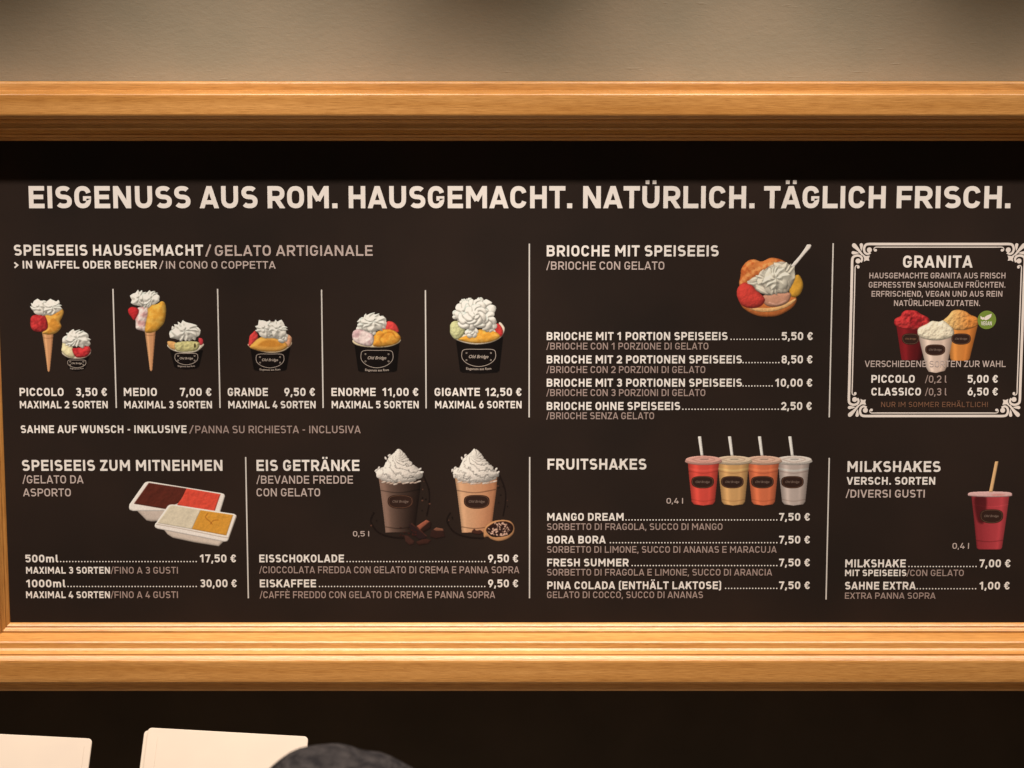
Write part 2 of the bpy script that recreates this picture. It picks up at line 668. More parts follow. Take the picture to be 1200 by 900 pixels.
# profile of the moulding: u inwards from the outer edge, z towards the viewer (in px of 2 mm)
PROF = [(0, -8), (0, 30), (.9, 32.6), (2.6, 34.0), (3.4, 34.2), (6, 34.6), (10.8, 35.0), (11.3, 36), (11.7, 42), (12.3, 47.5), (13.4, 51.2), (14.6, 53.6),
        (16, 54.7), (19, 55), (37.6, 55), (39.4, 54.4), (41.4, 52.6), (43.6, 49.8), (44.0, 49.0), (42.4, 47.4), (42.6, 46.6), (45.0, 46.8), (45.8, 44.0), (47.0, 38.5),
        (49.0, 36.0), (51.6, 35.2), (54.6, 34.6), (56.2, 33.0), (57.0, 30), (59.4, 21.5), (61.2, 14.2), (61.4, 13.2), (59.8, 11.8), (60.2, 10.6), (62.6, 11.4), (64.6, 8.4),
        (65.8, 7.0), (66.0, 6.6), (64.6, 5.4), (65.2, 4.4), (66.8, 5.2), (68.6, 3.2), (69.6, 1.6), (70.0, .6), (70.0, -6)]
K = 70


def corner(ix, iz, u, z):
    """point of the profile on the mitre of corner (ix, iz)"""
    d = (K - u) * S
    x = (XL - d) if ix == 0 else (XR + d)
    zz = (ZB - d * 1.09) if iz == 0 else (ZT + d * .97)
    return (x, -z * S * .87, zz)


def rail(name, c0, c1, material):
    v, f = [], []
    for (u, z) in PROF:
        v.append(corner(*c0, u, z))
        v.append(corner(*c1, u, z))
    n = len(PROF)
    for i in range(n - 1):
        f.append((2 * i, 2 * i + 2, 2 * i + 3, 2 * i + 1))
    f.append(tuple(range(0, 2 * n, 2)))
    f.append(tuple(range(2 * n - 1, 0, -2)))
    return mesh_obj(name, v, f, material, BOARD)


r1 = rail('frame_rail', (0, 1), (1, 1), M['wood_x']); r1['label'] = 'top rail of the oak frame'
r2 = rail('frame_rail', (1, 0), (0, 0), M['wood_x']); r2['label'] = 'bottom rail of the oak frame'
r3 = rail('frame_stile', (0, 0), (0, 1), M['wood_z']); r3['label'] = 'left upright of the oak frame'
r4 = rail('frame_stile', (1, 1), (1, 0), M['wood_z'])

# ------------------------------------------------------------------ headline and rules
HL = empty('headline', BOARD, label='large white headline across the top of the board')
for t_, a_, b_ in (("EISGENUSS", 34.3, 223.5), ("AUS", 234.2, 302), ("ROM.", 313.8, 395.5), ("HAUSGEMACHT.", 408.8, 670.5),
                   ("NATÜRLICH.", 683.3, 884), ("TÄGLICH", 895, 1037.5), ("FRISCH.", 1050.5, 1183.8)):
    T(t_, a_, b_, 244.0, 26.0, 'head', .205, 'word', HL)

for (xa, ya, yb_, xb) in ((132.2, 338.5, 478, 136.6), (254.9, 338.5, 478, 258.0), (376.6, 339.5, 478, 378.9), (498.1, 340, 478.5, 499.8),
                          (620, 285.5, 489, 620.4), (976, 285, 489, 972), (288, 535.5, 701, 291), (620.2, 535.5, 701, 621), (971, 536.5, 702.5, 968.7)):
    X = (float(P(xa, ya)[0]) + float(P(xb, yb_)[0])) / 2
    z1, z2 = float(P(xa, ya)[1]), float(P(xb, yb_)[1])
    fl = Flat(TEXT_Y)
    hw = .0015
    fl.poly([(X - hw, z1), (X + hw, z1), (X + hw, z2), (X - hw, z2)])
    fl.build('divider_line', M['line'], BOARD)

B, G = .2, .15
# scoops in cone or cup
T("SPEISEEIS HAUSGEMACHT", 16.5, 238.2, 299.5, 12.8, name='heading')
T("/", 241, 247.5, 299.8, 12.5, 'grey2', .165, 'slash'); T("GELATO ARTIGIANALE", 252, 436.8, 299.8, 12.5, 'grey2', .165, 'heading')
T("> IN WAFFEL ODER BECHER", 17, 184, 314.6, 9, name='heading')
T("/", 187, 191.5, 314.8, 8.8, 'grey2', .16, 'slash'); T("IN CONO O COPPETTA", 194.7, 323, 314.8, 8.8, 'grey2', .15, 'heading')
for n_, a_, b_, p_, c_, d_, k_, e_, f_ in (("PICCOLO", 23.2, 74.7, "3,50 €", 89, 125.6, 2, 23.5, 126.4), ("MEDIO", 145.3, 184, "7,00 €", 211, 248, 3, 145.9, 248.5),
                                           ("GRANDE", 267, 314, "9,50 €", 333.3, 369.3, 4, 267.7, 369.9), ("ENORME", 388.5, 440.3, "11,00 €", 448.5, 490.4, 5, 388.8, 490.7),
                                           ("GIGANTE", 509.3, 562.4, "12,50 €", 569, 611.2, 6, 510, 611.2)):
    T(n_, a_, b_, 464, 9.5, name='item_name')
    T(p_, c_, d_, 464, 9.5, name='price')
    T(f"MAXIMAL {k_} SORTEN", e_, f_, 478.4, 8.6)
T("SAHNE AUF WUNSCH - INKLUSIVE", 24.5, 218.7, 507.4, 9)
T("/", 222, 227, 507.6, 8.8, 'grey', .15, 'slash'); T("PANNA SU RICHIESTA - INCLUSIVA", 229, 422.7, 507.6, 8.8, 'grey', .15)
# brioche
T("BRIOCHE MIT SPEISEEIS", 640.7, 842, 300.4, 13, name='heading')
T("/BRIOCHE CON GELATO", 640.4, 778.4, 316, 9.6, 'grey2', G, 'heading')
for t_, b_, y_, d0, d1, p_, c_, e_, s_, f_, ys in (
        ("BRIOCHE MIT 1 PORTION SPEISEEIS", 852.5, 398.5, 856, 913.4, "5,50 €", 916, 952.4, "/BRIOCHE CON 1 PORZIONE DI GELATO", 830, 409.6),
        ("BRIOCHE MIT 2 PORTIONEN SPEISEEIS", 869.3, 425.8, 870, 913.4, "8,50 €", 915.8, 952, "/BRIOCHE CON 2 PORZIONI DI GELATO", 826.4, 437.1),
        ("BRIOCHE MIT 3 PORTIONEN SPEISEEIS", 869.3, 453.1, 870, 905.6, "10,00 €", 908.6, 951.8, "/BRIOCHE CON 3 PORZIONI DI GELATO", 826.4, 464.1),
        ("BRIOCHE OHNE SPEISEEIS", 797, 480.4, 799.4, 912.8, "2,50 €", 915.2, 951.2, "/BRIOCHE SENZA GELATO", 766.4, 491.2)):
    T(t_, 640.7, b_, y_, 9.4, name='item_name')
    dots(d0, d1, y_)
    T(p_, c_, e_, y_, 9.4, name='price')
    T(s_, 640.4, f_, ys, 8.1, 'grey', G)
# granita
T("GRANITA", 1058, 1139.5, 313.6, 14.2, name='heading')
for t_, a_, b_, y_ in (("HAUSGEMACHTE GRANITA AUS FRISCH", 1018.7, 1178, 326.2), ("GEPRESSTEN SAISONALEN FRÜCHTEN.", 1017.9, 1178, 337),
                       ("ERFRISCHEND, VEGAN UND AUS REIN", 1021.3, 1174.4, 347.6), ("NATÜRLICHEN ZUTATEN.", 1047.5, 1148.3, 358.5)):
    T(t_, a_, b_, y_, 6.7, 'grey2', .16)
T("VERSCHIEDENE SORTEN ZUR WAHL", 1013.3, 1178.4, 430, 7.4, 'grey2', .14)
for t_, b_, v_, p_, y_ in (("PICCOLO", 1071.7, "/0,2 l", "5,00 €", 448.5), ("CLASSICO", 1079, "/0,3 l", "6,50 €", 463.4)):
    T(t_, 1021, b_, y_, 9.1, name='item_name')
    T(v_, 1084, 1109, y_, 8.6, 'grey', G)
    T(p_, 1133.8, 1169.2, y_, 9.1, name='price')
T("NUR IM SOMMER ERHÄLTLICH!", 1032.5, 1157.3, 477, 6.1, 'brown', .12)
# take-away
T("SPEISEEIS ZUM MITNEHMEN", 26, 260.8, 551.7, 12.8, name='heading')
T("/GELATO DA", 26.7, 98, 566.4, 9.4, 'grey2', G, 'heading')
T("ASPORTO", 27.2, 83.2, 581.6, 9.2, 'grey2', G, 'heading')
for t_, a_, b_, y_, d0, p_, e_, k_, ys in (("500ml", 29.9, 68.3, 658.9, 70.4, "17,50 €", 276.8, 3, 672.1), ("1000ml", 31.2, 76.8, 688.1, 79, "30,00 €", 277.6, 4, 700.8)):
    T(t_, a_, b_, y_, 8.9, name='item_name')
    dots(d0, 230.8, y_)
    T(p_, 234.7, e_, y_, 9.2, name='price')
    T(f"MAXIMAL {k_} SORTEN", 30.8, 129, ys, 7.9)
    T(f"/FINO A {k_} GUSTI", 130, 208.6, ys, 7.9, 'grey', G)
# drinks
T("EIS GETRÄNKE", 300.8, 421.3, 551.8, 13, name='heading')
T("/BEVANDE FREDDE", 300.8, 413.7, 566.7, 9.4, 'grey2', G, 'heading')
T("CON GELATO", 300.8, 375.2, 581.6, 9.4, 'grey2', G, 'heading')
T("0,5 ı", 413.7, 432.6, 628.5, 6.2, 'grey2', .14)
T("EISSCHOKOLADE", 304, 403.2, 658.9, 9.1, name='item_name'); dots(406, 568.8, 658.9); T("9,50 €", 572, 607.3, 658.9, 9.1, name='price')
T("/CIOCCOLATA FREDDA CON GELATO DI CREMA E PANNA SOPRA", 304, 608.5, 671.7, 8.1, 'grey', G)
T("EISKAFFEE", 304.6, 370.5, 688.1, 9.1, name='item_name'); dots(373.7, 568.8, 688.1); T("9,50 €", 572, 607.3, 688.1, 9.1, name='price')
T("/CAFFÈ FREDDO CON GELATO DI CREMA E PANNA SOPRA", 304.6, 580.2, 700.9, 8.1, 'grey', G)
# fruit shakes
T("FRUITSHAKES", 641.6, 757.4, 550.2, 12.7, name='heading')
T("0,4 ı", 781, 800.3, 590, 6.4, 'grey2', .14)
for t_, b_, y_, d0, s_, f_, ys in (("MANGO DREAM", 730.7, 610.1, 732.8, "SORBETTO DI FRAGOLA, SUCCO DI MANGO", 846.5, 621),
                                   ("BORA BORA", 709.7, 636.8, 714.5, "SORBETTO DI LIMONE, SUCCO DI ANANAS E MARACUJA", 910, 647.7),
                                   ("FRESH SUMMER", 736.7, 663.6, 740, "SORBETTO DI FRAGOLA E LIMONE, SUCCO DI ARANCIA", 904.7, 674.4),
                                   ("PINA COLADA (ENTHÄLT LAKTOSE)", 845, 690.3, 849.5, "GELATO DI COCCO, SUCCO DI ANANAS", 823.7, 700.8)):
    T(t_, 641.3, b_, y_, 9, name='item_name')
    dots(d0, 911, y_)
    T("7,50 €", 912.8, 949, y_, 9, name='price')
    T(s_, 641, f_, ys, 7.8, 'grey', G)
# milkshakes
T("MILKSHAKES", 993, 1102, 553, 12.6, name='heading')
T("VERSCH. SORTEN", 992, 1095.7, 567.9, 9, name='heading')
T("/DIVERSI GUSTI", 991.2, 1083.5, 583, 9.2, 'grey2', .165, 'heading')
T("0,4 ı", 1116, 1135.3, 643, 6.8, 'grey2', .14)
T("MILKSHAKE", 990.4, 1061.2, 664.7, 9.2, name='item_name'); dots(1064.3, 1144.5, 664.7); T("7,00 €", 1147.6, 1184, 664.7, 9.2, name='price')
T("MIT SPEISEEIS", 990.2, 1062, 675, 7.5); T("/CON GELATO", 1062.3, 1129.2, 675, 7.5, 'grey', G)
T("SAHNE EXTRA", 990, 1073, 690.7, 9, name='item_name'); dots(1074, 1144, 690.7); T("1,00 €", 1147.9, 1183, 690.7, 9, name='price')
T("EXTRA PANNA SOPRA", 990, 1096.2, 701.6, 7.3, 'grey', G)

# ------------------------------------------------------------------ ornamental border round the granita box
c_tl, c_tr = P(998.0, 286.0), P(1199.6, 285.7)
c_bl, c_br = P(995.4, 487.4), P(1196.2, 487.2)
gx0 = float(c_tl[0] + c_bl[0]) / 2
gx1 = float(c_tr[0] + c_br[0]) / 2
gz1 = float(c_tl[1])
gz0 = float(c_bl[1])
BD = empty('ornamental_border', BOARD, label='white ornamental border with scrolled corners around the granita box')


def catmull(pts, n=6, closed=False):
    pts = [np.array(p, float) for p in pts]
    N = len(pts)
    out = []
    rng = range(N) if closed else range(N - 1)
    for i in rng:
        p1, p2 = pts[i], pts[(i + 1) % N]
        p0 = pts[i - 1] if (closed or i > 0) else p1
        p3 = pts[(i + 2) % N] if (closed or i < N - 2) else p2
        for k in range(n):
            t = k / n
            out.append(0.5 * ((2 * p1) + (-p0 + p2) * t + (2 * p0 - 5 * p1 + 4 * p2 - p3) * t * t + (-p0 + 3 * p1 - 3 * p2 + p3) * t ** 3))
    if not closed:
        out.append(pts[-1])
    return out


def circ(cx, cy, r, n=14):
    return [(cx + r * math.cos(2 * math.pi * k / n), cy + r * math.sin(2 * math.pi * k / n)) for k in range(n)]


def ornament(cx, cz, sx, sz):
    """corner scroll drawn in units of 1/15 px with the line crossing at (193,163)"""
    fl = Flat(TEXT_Y)
    lay = [0]

    def tr(p, mirror):
        x, y = p
        if mirror:
            x, y = y + 30, x - 30
        return (cx + sx * (x - 193) / 15 * S, cz - sz * (y - 163) / 15 * S)

    for mir in (False, True):
        def add_poly(pl):
            lay[0] += 1
            fl.poly([tr(p, mir) for p in pl], .000006 * lay[0])

        def add_rib(pl, w, we=None):
            lay[0] += 1
            for q in ribbon_quads(catmull(pl), w, False, we):
                fl.poly([tr(p, mir) for p in q], .000006 * lay[0])
        add_rib([(640, 163), (470, 163), (415, 185), (392, 250), (412, 312), (458, 334), (508, 312)], 45, 36)
        add_poly(circ(487, 264, 44))
        add_rib([(690, 216), (602, 216), (572, 232), (566, 262), (585, 290)], 18, 14)
        add_poly(circ(596, 270, 24, 10))
        # small tear
        add_poly([(318, 190), (314, 172), (322, 156), (336, 148), (352, 148), (366, 158), (374, 176), (372, 200), (362, 240), (352, 285), (330, 240)])
    # big tear and star on the diagonal
    fl.poly([tr(p, False) for p in [(182, 196), (184, 168), (200, 150), (222, 147), (248, 162), (275, 196), (310, 245), (385, 350), (360, 365), (285, 285), (240, 248), (205, 225)]], .00018)
    star = [(352, 318), (425, 372), (497, 362), (480, 410), (490, 455), (440, 446), (395, 468), (402, 415)]
    ctr = (435, 410)
    for i in range(len(star)):
        fl.poly([tr(p, False) for p in (star[i - 1], star[i], ctr)], .0002)
    return fl.build('corner_ornament', M['border'], BD)


ornament(gx0, gz1, 1, 1)
ornament(gx1, gz1, -1, 1)
ornament(gx0, gz0, 1, -1)
ornament(gx1, gz0, -1, -1)
g0 = 447 / 15 * S
g1 = 497 / 15 * S
o_ = 53 / 15 * S
for zz, sg in ((gz1, -1), (gz0, 1)):
    fl = Flat(TEXT_Y + .00005)
    fl.poly([(gx0 + g0, zz - .003), (gx1 - g0, zz - .003), (gx1 - g0, zz + .003), (gx0 + g0, zz + .003)])
    z_ = zz + sg * o_
    fl.poly([(gx0 + g1, z_ - .0013), (gx1 - g1, z_ - .0013), (gx1 - g1, z_ + .0013), (gx0 + g1, z_ + .0013)])
    fl.build('border_line', M['border'], BD)
for xx, sg in ((gx0, 1), (gx1, -1)):
    fl = Flat(TEXT_Y + .00005)
    fl.poly([(xx - .003, gz0 + g0), (xx + .003, gz0 + g0), (xx + .003, gz1 - g0), (xx - .003, gz1 - g0)])
    x_ = xx + sg * o_
    fl.poly([(x_ - .0013, gz0 + g1), (x_ + .0013, gz0 + g1), (x_ + .0013, gz1 - g1), (x_ - .0013, gz1 - g1)])
    fl.build('border_line', M['border'], BD)

# ------------------------------------------------------------------ printed food pictures
rng = np.random.default_rng(11)


def vnoise(h, w, cell, octaves=3):
    out = np.zeros((h, w))
    amp, tot = 1.0, 0
    for _ in range(octaves):
        gh, gw = int(h / cell) + 3, int(w / cell) + 3
        g = rng.random((gh, gw))
        yy = np.arange(h) / cell
        xx = np.arange(w) / cell
        y0, x0 = yy.astype(int), xx.astype(int)
        fy, fx = (yy - y0)[:, None], (xx - x0)[None, :]
        fy, fx = fy * fy * (3 - 2 * fy), fx * fx * (3 - 2 * fx)
        a_ = g[np.ix_(y0, x0)]; b_ = g[np.ix_(y0, x0 + 1)]; c_ = g[np.ix_(y0 + 1, x0)]; d_ = g[np.ix_(y0 + 1, x0 + 1)]
        out += amp * ((a_ * (1 - fx) + b_ * fx) * (1 - fy) + (c_ * (1 - fx) + d_ * fx) * fy)
        tot += amp
        amp *= .5
        cell = max(2, cell / 2)
    return out / tot


class Canvas:
    RES = 3.0                       # samples per photograph pixel

    def __init__(self, ox, oy, sc_, w, h):
        """ox, oy: photograph pixel of the origin; sc_: drawing units per pixel; w, h in px"""
        self.ox, self.oy, self.k = ox, oy, sc_
        self.H, self.W = int(h * self.RES), int(w * self.RES)
        ys, xs = np.mgrid[0:self.H, 0:self.W]
        self.X = xs / self.RES * sc_
        self.Y = ys / self.RES * sc_
        self.u = sc_ / self.RES      # drawing units per sample
        self.img = np.ones((self.H, self.W, 3)) * np.array((44, 31, 26.))
        self.id = np.zeros((self.H, self.W), int)
        self.names = ['']

    def pid(self, name, idx=None):
        if idx is None:
            key = name
        else:
            key = (name, idx)
        if key not in self.names:
            self.names.append(key)
        return self.names.index(key)

    def box(self, pts, pad=0):
        p = np.array(pts)
        x0, y0 = p.min(0) - pad
        x1, y1 = p.max(0) + pad
        i0 = max(0, int(y0 / self.u)); i1 = min(self.H, int(y1 / self.u) + 2)
        j0 = max(0, int(x0 / self.u)); j1 = min(self.W, int(x1 / self.u) + 2)
        return slice(i0, i1), slice(j0, j1)

    def inside(self, pts, sl):
        X, Y = self.X[sl], self.Y[sl]
        m_ = np.zeros(X.shape, bool)
        d2 = np.full(X.shape, 1e12)
        n = len(pts)
        for i in range(n):
            (xa, ya), (xb, yb) = pts[i - 1], pts[i]
            c = ((ya > Y) != (yb > Y))
            if yb != ya:
                m_ ^= c & (X < (xb - xa) * (Y - ya) / (yb - ya) + xa)
            dx, dy = xb - xa, yb - ya
            l2 = dx * dx + dy * dy + 1e-9
            t = np.clip(((X - xa) * dx + (Y - ya) * dy) / l2, 0, 1)
            d2 = np.minimum(d2, (X - xa - t * dx) ** 2 + (Y - ya - t * dy) ** 2)
        return m_, np.sqrt(d2)

    def shade(self, h, amb=.55, light=(-.45, -.6, .75), spec=0):
        gy, gx = np.gradient(h, self.u)
        n = np.sqrt(gx * gx + gy * gy + 1)
        L = np.array(light) / np.linalg.norm(light)
        lam = np.clip((-gx * L[0] - gy * L[1] + L[2]) / n, 0, 1) / L[2]
        v = amb + (1 - amb) * lam
        if spec:
            v = v + spec * np.clip(lam * L[2], 0, 1) ** 24
        return v

    def blob(self, pts, col, part, R=None, rough=0., cell=14, amb=.58, smooth=True, col2=None, mixcell=30, edge=.88, grad=None, idx=None, light=(-.45, -.6, .75), shadow=0):
        if smooth:
            pts = [tuple(p) for p in catmull(pts, 6, True)]
        sl = self.box(pts, shadow)
        m_, d = self.inside(pts, sl)
        if R is None:
            p = np.array(pts)
            R = (p.max(0) - p.min(0)).min() * .5
        q = np.clip(d / R, 0, 1)
        h = R * .55 * np.sqrt(1 - (1 - q) ** 2)
        if rough:
            h = h + rough * .55 * vnoise(*h.shape, cell * 1.3 / self.u, 2)
        v = self.shade(np.where(m_, h, 0), amb, light)
        v = v * (edge + (1 - edge) * np.clip(d / (R * .35), 0, 1)) * (.93 + .14 * vnoise(*h.shape, 7 / self.u, 3))
        c = np.array(col, float)[None, None] * np.ones((*h.shape, 3))
        if col2 is not None:
            nn = np.clip((vnoise(*h.shape, mixcell / self.u, 3) - .42) * 5, 0, 1)[..., None]
            c = c * (1 - nn) + np.array(col2, float) * nn
        if grad is not None:          # (colour at right, x0, x1)
            g = np.clip((self.X[sl] - grad[1]) / (grad[2] - grad[1]), 0, 1)[..., None]
            c = c * (1 - g) + np.array(grad[0], float) * g
        if shadow:
            out = (~m_) & (d < shadow)
            self.img[sl][out] *= (.72 + .28 * (d / shadow))[out][:, None]
        self.img[sl][m_] = np.clip(c * v[..., None], 0, 250)[m_]
        self.id[sl][m_] = self.pid(part, idx)

    def petal(self, cx, cy, rx, ry, ang, part, col=(240, 222, 200), idx=None, ridges=1.1):
        pts = [(cx - max(rx, ry) * 1.25, cy - max(rx, ry) * 1.25), (cx + max(rx, ry) * 1.25, cy + max(rx, ry) * 1.25)]
        sl = self.box(pts)
        if self.X[sl].size < 4:
            return
        X, Y = self.X[sl] - cx, self.Y[sl] - cy
        ca, sa = math.cos(ang), math.sin(ang)
        u, v = (X * ca + Y * sa) / rx, (-X * sa + Y * ca) / ry
        th = np.arctan2(v, u)
        ph = rng.random() * 6.28
        r = np.sqrt(u * u + v * v) / (1 + .07 * np.sin(3 * th + ph) + .04 * np.sin(7 * th + 2 * ph))
        m_ = r < 1
        mm = min(rx, ry)
        ring = (r >= 1) & (r < 1.3)
        self.img[sl][ring] *= (.84 + .16 * ((r - 1) / .3))[ring][:, None]
        h = mm * .45 * (1 - r * r).clip(0, 1) + .07 * mm * np.cos(2 * math.pi * v * ridges + ph) * np.clip(1 - r, 0, 1) ** .5
        val = self.shade(h, .62, (-.4, -.6, .8))
        val = val * (.86 + .14 * np.clip((1 - r) / .4, 0, 1))
        c = np.array(col, float) * (0.97 + .06 * rng.random())
        self.img[sl][m_] = np.clip(c * val[..., None], 0, 246)[m_]
        self.id[sl][m_] = self.pid(part, idx)

    def rosette(self, cx, cy, rx, ry, n=9, tw=.7, part='whipped_cream', idx=None, col=(255, 240, 219), dark=.0, sharp=False):
        """one piped ruffle: radiating folds with creases between them"""
        sl = self.box([(cx - rx * 1.15, cy - ry * 1.15), (cx + rx * 1.15, cy + ry * 1.15)])
        X, Y = (self.X[sl] - cx) / rx, (self.Y[sl] - cy) / ry
        if X.size < 9:
            return
        r = np.sqrt(X * X + Y * Y) + 1e-6
        wob = vnoise(*X.shape, rx * .7 / self.u, 1) - .5
        th = np.arctan2(Y, X) + tw * (1 - r) + wob * 1.1 + rng.random() * 6.28
        f1 = np.abs(np.cos(n * th / 2))
        if sharp:
            f1 = (1 - np.abs(np.sin(n * th / 2 + .7 * np.sin(2 * th + 1) + .5 * np.sin(3 * th)))) ** .85
        edge_r = .78 + .24 * f1 ** .8 + wob * .16
        m_ = r < edge_r
        near = (~m_) & (r < edge_r + .13)
        self.img[sl][near] *= (.80 + .20 * ((r - edge_r) / .13))[near][:, None]
        f2 = np.abs(np.cos(max(2, n - 4) * th / 2 + 1.3 + 1.5 * r))
        w2 = np.clip((.42 - r) / .12, 0, 1)
        h = .42 * np.sqrt(np.clip(1.05 - r * r, 0, 1)) + .15 * (f1 ** .65) * (1 - w2) * np.clip(r * 1.6, 0, 1) + (.10 + .13 * f2 ** .65) * w2
        v = self.shade(h * min(rx, ry) * 1.15, .56, (-.35, -.65, .75))
        if sharp:
            f2 = (1 - np.abs(np.sin(max(3, n - 4) * th / 2 + 1.3))) ** .8
            w2 = np.clip((.50 - r) / .20, 0, 1)
            h = .46 * np.sqrt(np.clip(1.05 - r * r, 0, 1)) + .17 * f1 * (1 - w2) * np.clip(r * 1.5, 0, 1) + (.06 + .16 * f2) * w2 - .08 * np.clip(1 - r / .18, 0, 1)
            v = self.shade(h * min(rx, ry) * 1.1, .60, (-.35, -.65, .75))
        cr = np.minimum(np.clip(f1 / .38, 0, 1) * (1 - w2) + w2, np.clip(f2 / .38, 0, 1) * w2 + (1 - w2))
        v = v * ((.88 + .12 * f1) if sharp else (.76 + .24 * cr)) * (1 - dark)
        v = v * (1 - .10 * np.clip(Y, 0, 1))
        c = np.clip(v * (1.06 if sharp else 1.0), .5, 1.04)[..., None] * np.array(col, float)
        c = c * np.array([1, .995, .985]) ** (3 * (1.0 - np.clip(v, 0, 1)))[..., None]
        self.img[sl][m_] = np.clip(c, 0, 248)[m_]
        self.id[sl][m_] = self.pid(part, idx)

    def cream(self, cx, cy, rx, ry, part='whipped_cream', n=11, col=None, idx=None, extra=()):
        base = [(cx + rx * .80 * math.cos(t), cy + ry * .80 * math.sin(t)) for t in np.linspace(0, 2 * math.pi, 20)[:-1]]
        self.blob(base, (206, 184, 162), part, idx=idx)
        for (ex, ey, ea, eb, _) in extra:
            self.rosette(ex, ey, max(ea, eb) * 1.1, max(ea, eb) * .95, 5, .5, part, idx, dark=.05)
        a_ = .62
        if rx / self.k > 22:
            for (dx, dy, k, nn) in ((-.44, -.20, .58, 6), (.40, -.24, .62, 7), (.02, -.42, .50, 6), (-.30, .32, .54, 6), (.40, .28, .56, 6), (.02, .02, .56, 7)):
                self.rosette(cx + dx * rx * (1 + .1 * rng.normal()), cy + dy * ry, rx * k * (1 + .05 * rng.normal()), ry * (k + .12), nn, .8, part, idx)
        elif rx / ry > 1.6:          # two ruffles side by side
            self.rosette(cx + .05 * rx, cy + .30 * ry, rx * .60, ry * .78, 7, .5, part, idx, dark=.06, sharp=True)
            self.rosette(cx - .42 * rx, cy - .06 * ry, rx * .62, ry * 1.0, 7, .5, part, idx, sharp=True)
            self.rosette(cx + .42 * rx, cy - .06 * ry, rx * .62, ry * .98, 8, .5, part, idx, sharp=True)
        else:
            self.rosette(cx - .36 * rx, cy + .10 * ry, rx * .66, ry * .86, 7, .5, part, idx, dark=.05, sharp=True)
            self.rosette(cx + .36 * rx, cy + .12 * ry, rx * .68, ry * .86, 7, .5, part, idx, dark=.05, sharp=True)
            self.rosette(cx + .02 * rx, cy - .06 * ry, rx * .84, ry * 1.0, 9, .6, part, idx, sharp=True)

    def swirl(self, ax, ay, prof, by, part='whipped_cream', col=(244, 224, 204)):
        """soft peak with spiral piping grooves: prof = [(y, xl, xr)] from the tip down"""
        L_ = [(l, y) for y, l, r in prof]
        R_ = [(r, y) for y, l, r in prof]
        pts = [(ax, ay)] + R_ + [((L_[-1][0] + R_[-1][0]) / 2, by)] + L_[::-1]
        pts = [tuple(p) for p in catmull(pts, 6, True)]
        sl = self.box(pts, 10)
        m_, d = self.inside(pts, sl)
        X, Y = self.X[sl], self.Y[sl]
        ux, uy = X - (ax - 4), (Y - (ay + 62)) * 1.25
        r = np.sqrt(ux * ux + uy * uy) + 6
        wob = vnoise(*X.shape, 34 / self.u, 2) - .5
        wob2 = vnoise(*X.shape, 9 / self.u, 2) - .5
        ph = 5.0 * np.arctan2(uy, ux) + 5.6 * np.log(r / 20) + .012 * Y + wob * 3.6 + wob2 * 1.1
        f = np.abs(np.cos(ph))
        f2 = np.abs(np.cos(ph * 2.03 + 1))
        dome = 58 * np.sqrt(np.clip(1 - (1 - np.clip(d / 90, 0, 1)) ** 2, 0, 1))
        v = self.shade(dome + 5.5 * f ** .7 + 2.2 * f2, .62, (-.5, -.6, .7))
        v = v * (.80 + .20 * np.clip(f / .42, 0, 1)) * (.92 + .08 * np.clip(f2 / .3, 0, 1))
        speck = vnoise(*X.shape, 4 / self.u, 2)
        v = v * np.where((speck > .66) & (f < .55), .70, 1.0)
        v = v * (1 - .16 * np.clip((X - ax) / 200, 0, 1))
        m_ = m_ & (d > 13.0 * (1 - f) * np.clip((Y - ay - 40) / 80, 0.2, 1) + 5 * wob2)
        c = np.clip(v, .35, 1.03)[..., None] * np.array(col, float)
        self.img[sl][m_] = np.clip(c, 0, 246)[m_]
        self.id[sl][m_] = self.pid(part)

    def ell(self, cx, cy, rx, ry, col, part, **k):
        self.blob([(cx + rx * math.cos(t), cy + ry * math.sin(t)) for t in np.linspace(0, 2 * math.pi, 17)[:-1]], col, part, **k)

    def tint(self, pts, mul, smooth=True, soft=22):
        if smooth:
            pts = [tuple(p) for p in catmull(pts, 5, True)]
        sl = self.box(pts)
        m_, d = self.inside(pts, sl)
        k_ = np.clip(d / soft, 0, 1)[..., None]
        c = self.img[sl]
        c2 = c * (1 - k_) + c * np.array(mul, float) * k_
        c[m_] = np.clip(c2[m_], 0, 250)

    def cyl(self, pts, cl, cr_, part, idx=None, hl=None, rough=2, smooth=False, gam=1.0, ks=(.25, .75)):
        """cup body: colour varies across the width like a lit cylinder in the printed photo"""
        if smooth:
            pts = [tuple(p) for p in catmull(pts, 5, True)]
        sl = self.box(pts)
        m_, d = self.inside(pts, sl)
        X = self.X[sl]
        rows = np.where(m_, X, np.nan)
        with np.errstate(all='ignore'):
            import warnings
            warnings.simplefilter('ignore')
            lo = np.nanmin(rows, 1)[:, None]
            hi = np.nanmax(rows, 1)[:, None]
        t = np.clip((X - lo) / np.maximum(hi - lo, 1), 0, 1)
        t = np.nan_to_num(t)
        cl, cr_ = np.array(cl, float), np.array(cr_, float)
        g = (t ** gam)[..., None]
        c = cl * (1 - g) + cr_ * g
        v = 1 - .30 * np.abs(2 * t - 1) ** 4
        v = v + (.14 * np.exp(-((t - ks[0]) / .09) ** 2) + .08 * np.exp(-((t - ks[1]) / .06) ** 2))
        v = v + (vnoise(*X.shape, 10 / self.u, 3) - .5) * .05 * rough
        self.img[sl][m_] = np.clip(c * v[..., None], 0, 248)[m_]
        self.id[sl][m_] = self.pid(part, idx)

